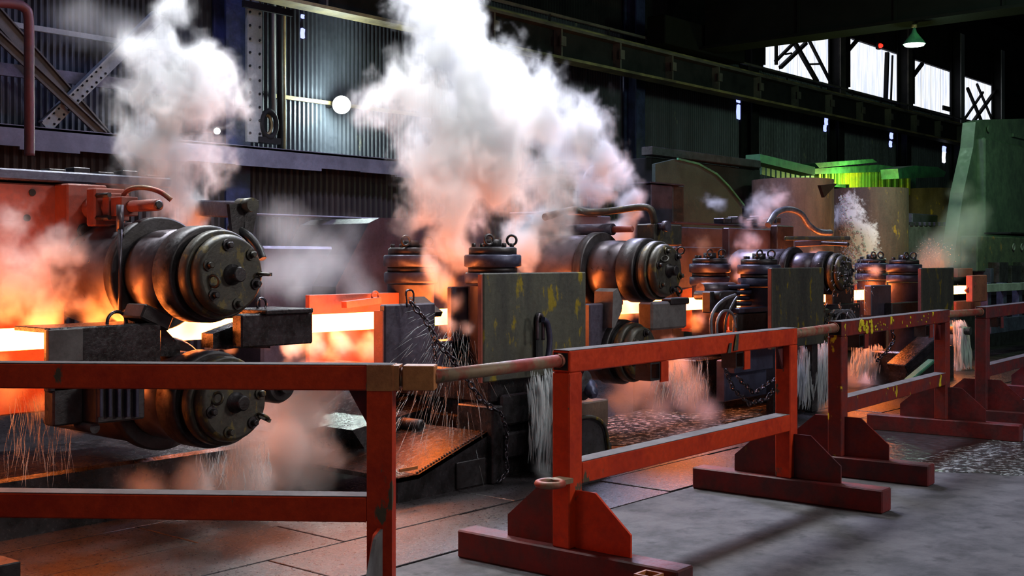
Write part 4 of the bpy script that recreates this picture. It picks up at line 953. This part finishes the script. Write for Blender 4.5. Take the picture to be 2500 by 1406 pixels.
# far side bulk behind the first stands (dim machinery silhouette)
g = thing('far_machine_cover', 'sloping grey machine cover dim behind the steam between first stand and edger', 'cover', at(900, 640, Y=10))
poly = [at(*p, Y=10.0) for p in ((820, 985), (820, 700), (900, 545), (925, 532), (1180, 532), (1180, 942))]
b = MB(); b.prism(poly, (0, 1.2, 0)); mk('body', b, 'purple', g)
pbox('far_block', (640, 600), (830, 960), 10.4, .8, 'purple', g, .03)
pbox('rear_ledge', (620, 520), (930, 536), 10.8, .3, 'ledge', g, .01)
# curved wire in the plume edge, its brightness put in as emission
b = MB(); b.tube([at(*p, Y=8.6) for p in ((1424, 440), (1430, 422), (1440, 410), (1450, 404))], .012, 6)
tag(mk('curved_tube', b, M.setdefault('tube_glow', glow('glowing_tube', (.75, .75, 1), .9))), 'short bright curved tube at the edge of the tall plume', 'tube')
#==WATER==
# ---------------------------------------------------------------- falling water: many thin strands
def fall(pts_top, pts_bot, Y, n, lb, seed, w_=(.0015, .0055), mt='water', foam=True):
    r = random.Random(seed); b = MB()
    for i in range(int(n * 1.6)):
        u = r.random(); a = at(pts_top[0][0] + (pts_top[1][0] - pts_top[0][0]) * u, pts_top[0][1] + (pts_top[1][1] - pts_top[0][1]) * u, Y=Y)
        u2 = min(1, max(0, u + r.gauss(0, .12))); c = at(pts_bot[0][0] + (pts_bot[1][0] - pts_bot[0][0]) * u2, pts_bot[0][1] + (pts_bot[1][1] - pts_bot[0][1]) * u2, Y=Y - .12)
        s0 = r.uniform(0, .6); s1 = min(1, s0 + r.uniform(.15, .5)); k = 5; rad = r.uniform(*w_) * (.7 if w_[1] > .007 else 1); y0 = r.uniform(-.06, .06)
        def pt(s): return V((a.x + (c.x - a.x) * s + .012 * math.sin(9 * s + i), a.y + y0 + (c.y - a.y) * math.sqrt(s), a.z + (c.z - a.z) * s))
        rad *= (2.6 if i % 4 == 0 else 1); b.tube([pt(s0 + (s1 - s0) * j / 4) for j in range(5)], lambda f, rad=rad: rad * (.15 + math.sin(PI * min(f, .98)) * .95), 4, 2)
    o = mk('falling_water', b, mt); tag(o, lb, 'water', None, 'stuff'); return o
fall(((1290, 895), (1345, 890)), ((1305, 1150), (1345, 1150)), 5.62, 260, 'water sheet falling over the stepped pedestal', 1)
fall(((1950, 830), (2015, 822)), ((1955, 1000), (2015, 1000)), 5.8, 380, 'white water falling between the bright and the yellow splashed fence panels', 2, (.003, .011))
fall(((2328, 780), (2345, 780)), ((2335, 915), (2370, 905)), 6.3, 240, 'greenish lit water falling at the dark green plate', 3, (.006, .02))
fall(((2085, 840), (2150, 838)), ((2080, 930), (2150, 930)), 6.4, 220, 'fine pinkish water curtain behind the yellow splashed fence', 4, (.004, .01))
fall(((470, 1080), (640, 1060)), ((470, 1200), (650, 1200)), 6.2, 90, 'drips running off the lower roll', 5, (.0008, .0022))
fall(((1600, 880), (1720, 870)), ((1590, 1000), (1720, 1000)), 6.0, 120, 'drips below the second stand lower roll', 6, (.0010, .0028))
fall(((20, 950), (160, 950)), ((20, 1190), (170, 1190)), 6.4, 60, 'thin orange lit drips under the entry guide', 7, (.0006, .0016))
# spray streaks around the receiver box
def spray(cx, cy, n, r0, r1, a0, a1, Y, lb, seed, mt='water', wd=(.0006, .0022), ln=(.04, .20)):
    r = random.Random(seed); b = MB(); o = at(cx, cy, Y=Y); s = mpp(o)
    for i in range(n):
        a = math.radians(r.uniform(a0, a1)); d0 = r.uniform(r0, r1) * s; L = r.uniform(*ln)
        d = V((math.cos(a), r.uniform(-.35, .35), math.sin(a))); d.normalize()
        p = o + d * d0 + V((r.uniform(-.14, .14), r.uniform(-.1, .1), r.uniform(-.10, .10))); p.z -= (d0 * 1.2) ** 2; q = p + d * L - V((0, 0, L * d0 * 1.6))
        b.cyl(p, q, r.uniform(*wd), 3, .0005)
    ob = mk('water_spray', b, mt); tag(ob, lb, 'water', None, 'stuff')
spray(1110, 770, 170, 40, 230, 170, 262, 5.85, 'pink lit spray streaks thrown over the receiver box', 8)
spray(1110, 810, 130, 20, 170, 240, 320, 5.8, 'spray streaks falling onto the riveted chute', 9)
spray(2080, 650, 260, 10, 90, 0, 360, 5.7, 'glittering splashes around the third stand roll', 10, ln=(.01, .05), wd=(.003, .007))
spray(2280, 620, 240, 10, 120, 20, 160, 7.0, 'fine spray rising before the ribbed block', 12, ln=(.01, .05), wd=(.002, .005))
# foam and puddles on the floor
def puddle(pxs, lb, mt, hgt=.012, seed=0, Z=0.0):
    r = random.Random(seed); b = MB(); P_ = [at(x, y, Z=Z) for x, y in pxs]; c = sum(P_, V()) / len(P_); ring = []
    for i, p in enumerate(P_):
        q = P_[(i + 1) % len(P_)]
        for k in range(6):
            v = p.lerp(q, k / 6); v = c + (v - c) * (1 + r.uniform(-.12, .12)); v.z = Z + .001; ring.append(v)
    vs = [b.bm.verts.new(v) for v in ring]; ct = [b.bm.verts.new(c + (v - c) * .85 + Z3 * hgt) for v in ring]; m_ = b.bm.verts.new(c + Z3 * hgt)
    for i in range(len(vs)):
        j = (i + 1) % len(vs); b.bm.faces.new((vs[i], vs[j], ct[j], ct[i])); b.bm.faces.new((ct[i], ct[j], m_))
    o = mk('puddle', b, mt); tag(o, lb, 'puddle', None, 'stuff')
def pud_mat(name, col, ro, foamy):
    m, t, b = nt(name); n = noise(t, 16, 6, .7); c = ramp(t, n, .50, .62, col, foamy)
    t.links.new(c, b.inputs['Base Color']); b.inputs['Roughness'].default_value = ro
    bp = t.nodes.new('ShaderNodeBump'); bp.inputs['Strength'].default_value = .5; bp.inputs['Distance'].default_value = .02
    t.links.new(noise(t, 9, 5, .6), bp.inputs['Height']); t.links.new(bp.outputs[0], b.inputs['Normal']); return m
M['pud'] = pud_mat('dark_puddle', (.03, .03, .03), .12, (.05, .05, .055)); M['pudf'] = pud_mat('foamy_puddle', (.04, .045, .045), .15, (.45, .48, .48))
puddle([(2050, 1160), (2250, 1100), (2500, 1060), (2560, 1120), (2500, 1165), (2250, 1150)], 'dark wet puddle with pale foam around the far foot beams', 'pudf', .004, 1)
puddle([(1880, 1110), (2100, 1040), (2400, 1020), (2440, 1080), (2200, 1140), (2000, 1150)], 'dark puddle between the yellow splashed fence feet', 'pud', .006, 2)
#==STEAM==
def plume(name, lb, blobs, pad, voxel, dens, col=(.97, .97, .98), warp=(1.6, .45), fine=(5.5, .9), gain=3.0, seed=0, aniso=.2, thr=0.0, stretch_=(1, 1, .8)):
    """steam cloud: blobs = [(centre, radius, weight)], a real density grid shaped by noise"""
    lo = V((min(c.x - r for c, r, w in blobs) - pad, min(c.y - r for c, r, w in blobs) - pad, min(c.z - r for c, r, w in blobs) - pad))
    hi = V((max(c.x + r for c, r, w in blobs) + pad, max(c.y + r for c, r, w in blobs) + pad, max(c.z + r for c, r, w in blobs) + pad))
    ng = bpy.data.node_groups.new(name, 'GeometryNodeTree')
    ng.interface.new_socket('Geometry', in_out='INPUT', socket_type='NodeSocketGeometry')
    ng.interface.new_socket('Geometry', in_out='OUTPUT', socket_type='NodeSocketGeometry')
    N, Lk = ng.nodes, ng.links; out = N.new('NodeGroupOutput')
    pos = N.new('GeometryNodeInputPosition')
    def vm(op, a, b_=None, sc_=None):
        n = N.new('ShaderNodeVectorMath'); n.operation = op
        for k, v in ((0, a), (1, b_)):
            if v is None: continue
            if hasattr(v, 'is_output'): Lk.new(v, n.inputs[k])
            else: n.inputs[k].default_value = v
        if sc_ is not None: n.inputs['Scale'].default_value = sc_
        return n.outputs['Value'] if op in ('DISTANCE', 'LENGTH') else n.outputs['Vector']
    def mt(op, a, b_=None, c=None, clamp=False):
        n = N.new('ShaderNodeMath'); n.operation = op; n.use_clamp = clamp
        for k, v in ((0, a), (1, b_), (2, c)):
            if v is None: continue
            if hasattr(v, 'is_output'): Lk.new(v, n.inputs[k])
            else: n.inputs[k].default_value = v
        return n.outputs[0]
    off = vm('ADD', pos.outputs[0], (seed * 3.7, seed * 1.3, seed * 2.1))
    offs = vm('MULTIPLY', off, stretch_)
    nz = N.new('ShaderNodeTexNoise'); nz.inputs['Scale'].default_value = warp[0]; nz.inputs['Detail'].default_value = 3; Lk.new(offs, nz.inputs['Vector'])
    wv = vm('SCALE', vm('SUBTRACT', nz.outputs['Color'], (.5, .5, .5)), None, warp[1] * 2)
    p = vm('ADD', pos.outputs[0], wv)
    s = None
    for c, r, w in blobs:
        d = mt('MULTIPLY', mt('SUBTRACT', 1.0, mt('DIVIDE', vm('DISTANCE', p, tuple(c)), r)), w)
        s = d if s is None else mt('SMOOTH_MAX', s, d, .18)
    fz = N.new('ShaderNodeTexNoise'); fz.inputs['Scale'].default_value = fine[0]; fz.inputs['Detail'].default_value = 7; fz.inputs['Roughness'].default_value = .62
    fz.inputs['Distortion'].default_value = .6
    Lk.new(vm('MULTIPLY', vm('ADD', off, vm('SCALE', wv, None, .6)), stretch_), fz.inputs['Vector'])
    e = mt('ADD', s, mt('MULTIPLY', mt('SUBTRACT', fz.outputs[0], .54), fine[1] * 2))
    e = mt('MULTIPLY', mt('SUBTRACT', e, thr), gain, clamp=True)
    e = mt('POWER', e, 1.5)
    # fade towards the bottom of weight
    env = mt('MULTIPLY', mt('ADD', s, .35), 3.0, clamp=True)
    e = mt('MULTIPLY', e, env)
    vc = N.new('GeometryNodeVolumeCube'); Lk.new(e, vc.inputs['Density']); vc.inputs['Background'].default_value = 0
    vc.inputs['Min'].default_value = lo; vc.inputs['Max'].default_value = hi
    for ax, L_ in zip('XYZ', hi - lo): vc.inputs['Resolution ' + ax].default_value = max(8, int(L_ / voxel))
    sm = N.new('GeometryNodeSetMaterial'); sm.inputs['Material'].default_value = steam_mat(name + '_steam', dens, col, aniso)
    Lk.new(vc.outputs[0], sm.inputs[0]); Lk.new(sm.outputs[0], out.inputs[0])
    me = bpy.data.meshes.new(name); o = bpy.data.objects.new(name, me); COL.objects.link(o)
    me.materials.append(sm.inputs['Material'].default_value)
    md = o.modifiers.new('steam', 'NODES'); md.node_group = ng
    tag(o, lb, 'steam', 'steam clouds over the mill', 'stuff'); return o
def B(px, py, Y, rpx, w=1.0):
    c = at(px, py, Y=Y); return (c, rpx * mpp(c), w)
plume('steam_plume', 'first white steam cloud rising from the largest roll', [B(450, 520, 6.9, 60), B(420, 450, 6.9, 95), B(480, 390, 6.9, 100), B(360, 400, 6.9, 100), B(400, 300, 7.0, 140), B(480, 230, 7.0, 130), B(330, 220, 7.0, 90), B(400, 130, 7.1, 90), B(430, 30, 7.2, 70), B(330, 110, 7.1, 50), B(510, 160, 7.1, 80)], .25, .013, 13, warp=(2.4, .20), fine=(5.2, 1.5), gain=1.1, seed=1)
plume('steam_plume', 'tall white steam plume in the middle of the hall, widest above the plates', [B(1085, 690, 6.45, 60), B(1110, 610, 6.5, 70), B(1110, 530, 6.6, 100), B(1090, 440, 6.7, 140), B(1180, 430, 6.8, 150), B(1130, 330, 6.9, 180), B(1000, 250, 7.0, 120), B(1180, 220, 7.0, 150), B(1090, 110, 7.1, 130), B(1040, 20, 7.1, 110), B(1290, 300, 7.0, 130), B(1390, 330, 7.0, 120), B(1330, 220, 7.0, 80), B(900, 240, 7.0, 70), B(1450, 400, 6.9, 90), B(1510, 440, 6.9, 60), B(1330, 450, 6.9, 110), B(1060, 660, 6.4, 40), B(1440, 290, 7, 60)], .3, .018, 11, warp=(1.8, .24), fine=(4.2, 1.45), gain=1.15, seed=2)
plume('steam_cloud', 'pink lit steam bank behind the largest grey plate', [B(1350, 620, 7.0, 90), B(1290, 600, 7.0, 80), B(1400, 660, 7.0, 60), B(1330, 520, 7.0, 70), B(1450, 470, 7.0, 60), B(1540, 500, 6.9, 50), B(1520, 580, 6.9, 50)], .2, .02, 16, warp=(2, .16), fine=(4.5, 1.2), gain=1.3, seed=3)
plume('steam_cloud', 'orange lit steam creeping along the first mill housing', [B(60, 680, 6.75, 130, .9), B(150, 620, 6.8, 80, .8), B(40, 560, 6.85, 70, .6), B(230, 740, 6.75, 60), B(300, 730, 6.7, 50), B(120, 760, 6.7, 70), B(340, 610, 6.7, 55, .8), B(330, 690, 6.7, 50, .8)], .2, .016, 9, warp=(3, .14), fine=(6, 1.3), gain=1.3, seed=4)
plume('steam_cloud', 'glowing pinkish steam bank under the exit guide beside the lower roll', [B(720, 1020, 6.6, 130), B(760, 930, 6.65, 80), B(690, 1110, 6.5, 140), B(770, 1150, 6.45, 120), B(590, 1170, 6.1, 90), B(800, 950, 6.5, 80, .8), B(480, 1180, 6.1, 90, .8), B(360, 1190, 6.1, 80, .7), B(600, 1090, 6.1, 70, .8), B(690, 930, 6.4, 50)], .2, .02, 9, warp=(2, .14), fine=(3.5, .6), gain=1.5, seed=5)
plume('steam_cloud', 'thin pinkish haze drifting between first stand and edger', [B(700, 560, 7.8, 90, .8), B(760, 640, 7.8, 110, .9), B(680, 660, 7.8, 80), B(830, 600, 7.9, 90, .7), B(860, 700, 7.5, 80, .8), B(720, 730, 7.4, 60), B(640, 560, 7.6, 50, .6), B(920, 800, 7.2, 70, .8), B(800, 830, 7.0, 80, .9)], .3, .03, 1.2, warp=(2, .2), fine=(3.5, .6), gain=1.5, seed=6)
plume('steam_cloud', 'steam bank spreading under the second stand', [B(1560, 930, 6.3, 70), B(1640, 900, 6.4, 60), B(1530, 980, 6.2, 60), B(1680, 960, 6.3, 70, .8), B(1500, 900, 6.3, 50, .8), B(1600, 1000, 6.0, 60, .8), B(1720, 1000, 6, 50, .7)], .25, .028, 5, warp=(2, .12), fine=(4, .5), gain=1.5, seed=7)
plume('steam_wisp', 'small white wisp over the third stand housing', [B(1880, 490, 7.3, 45), B(1850, 520, 7.3, 40), B(1830, 550, 7.2, 30, .8), B(1740, 490, 7.6, 30, .8), B(1715, 590, 7.4, 30, .8), B(1900, 470, 7.3, 30)], .2, .025, 6, warp=(3, .22), fine=(6, 1.5), gain=1.2, seed=8)
plume('steam_wisp', 'pink steam column between the upright rolls of the second edger', [B(1795, 680, 6.45, 18), B(1795, 630, 6.5, 26), B(1830, 590, 6.6, 34, .8), B(1990, 620, 6.5, 26), B(1970, 650, 6.4, 30), B(2140, 660, 6.5, 16)], .2, .025, 8, warp=(3, .12), fine=(6, 1.2), gain=1.3, seed=9)
plume('steam_cloud', 'pale green haze in front of the green machine', [B(2350, 560, 7.4, 70, .9), B(2300, 600, 7.3, 60), B(2380, 520, 7.4, 50, .8), B(2270, 640, 7.1, 60), B(2330, 640, 7.2, 50), B(2350, 470, 7.5, 40, .7)], .3, .05, 1.6, warp=(2, .2), fine=(3, .5), gain=1.5, seed=10)
plume('steam_cloud', 'low white steam and spray on the floor beyond the yellow splashed fence', [B(2130, 930, 6.4, 50), B(2200, 915, 6.4, 40, .8), B(2340, 900, 6.6, 30), B(2080, 920, 6.4, 40, .8), B(1985, 990, 5.7, 25)], .2, .03, 8, warp=(2, .08), fine=(4, .4), gain=1.5, seed=11)
plume('steam_cloud', 'yellow orange lit steam glowing under the bar beyond the exit guide', [B(760, 840, 6.5, 45), B(830, 845, 6.5, 50), B(900, 850, 6.5, 45), B(960, 850, 6.4, 35), B(710, 850, 6.4, 35), B(640, 820, 6.3, 30, .8)], .1, .018, 12, warp=(4, .08), fine=(7, 1.1), gain=1.3, seed=12)
plume('steam_cloud', 'glowing mist in the gap between the two large rolls', [B(460, 810, 6.45, 40), B(520, 820, 6.4, 35), B(400, 790, 6.5, 35), B(560, 840, 6.3, 25)], .1, .016, 10, warp=(4, .06), fine=(7, 1.0), gain=1.3, seed=13)
plume('steam_cloud', 'mist round the falling water at the stepped pedestal', [B(1320, 1140, 5.5, 35), B(1325, 1060, 5.5, 28, .8), B(1318, 980, 5.5, 26, .7), B(1335, 1155, 5.4, 30)], .1, .02, 5, warp=(3, .05), fine=(8, 1.0), gain=1.3, seed=14)
plume('steam_cloud', 'glowing mist around the second stand roll gap', [B(1470, 730, 6.5, 35), B(1520, 760, 6.5, 35), B(1560, 750, 6.4, 25), B(1700, 790, 6.5, 30, .8), B(1640, 850, 6.3, 40, .7)], .1, .022, 10, warp=(4, .06), fine=(6, 1.0), gain=1.3, seed=15)
plume('steam_cloud', 'orange glowing puff at the mouth of the receiver box', [B(1090, 785, 6.2, 32), B(1110, 740, 6.25, 32, .8), B(1140, 800, 6.1, 25, .8)], .1, .018, 10, warp=(4, .06), fine=(7, 1.0), gain=1.3, seed=16)
plume('steam_cloud', 'thin violet smoke drifting high before the corrugated wall by the diagonal braces', [B(300, 90, 9, 90, .9), B(200, 40, 9, 70, .8), B(380, 130, 9, 60, .8), B(530, 120, 8, 60, .8)], .4, .05, 1.3, warp=(1.5, .3), fine=(2.5, 1.2), gain=1.2, seed=17)
puddle([(1470, 1020), (1650, 985), (1850, 1000), (1880, 1050), (1650, 1090), (1450, 1080)], 'foamy wet patch under the second stand steam', 'pudf', .004, 3, .006)
plume('steam_cloud', 'orange lit mist streaming under the entry guide behind the fence', [B(20, 960, 6.6, 70, .9), B(110, 990, 6.6, 55, .8), B(180, 1030, 6.5, 40, .7), B(-40, 920, 6.6, 80)], .2, .02, 5, warp=(3, .12), fine=(4, 1.2), gain=1.2, seed=18)
plume('steam_cloud', 'mist round the white water between the two fence panels', [B(1985, 950, 5.75, 32), B(1980, 880, 5.8, 24, .8), B(1990, 1000, 5.7, 35)], .1, .025, 4, warp=(3, .05), fine=(8, 1.0), gain=1.3, seed=19)
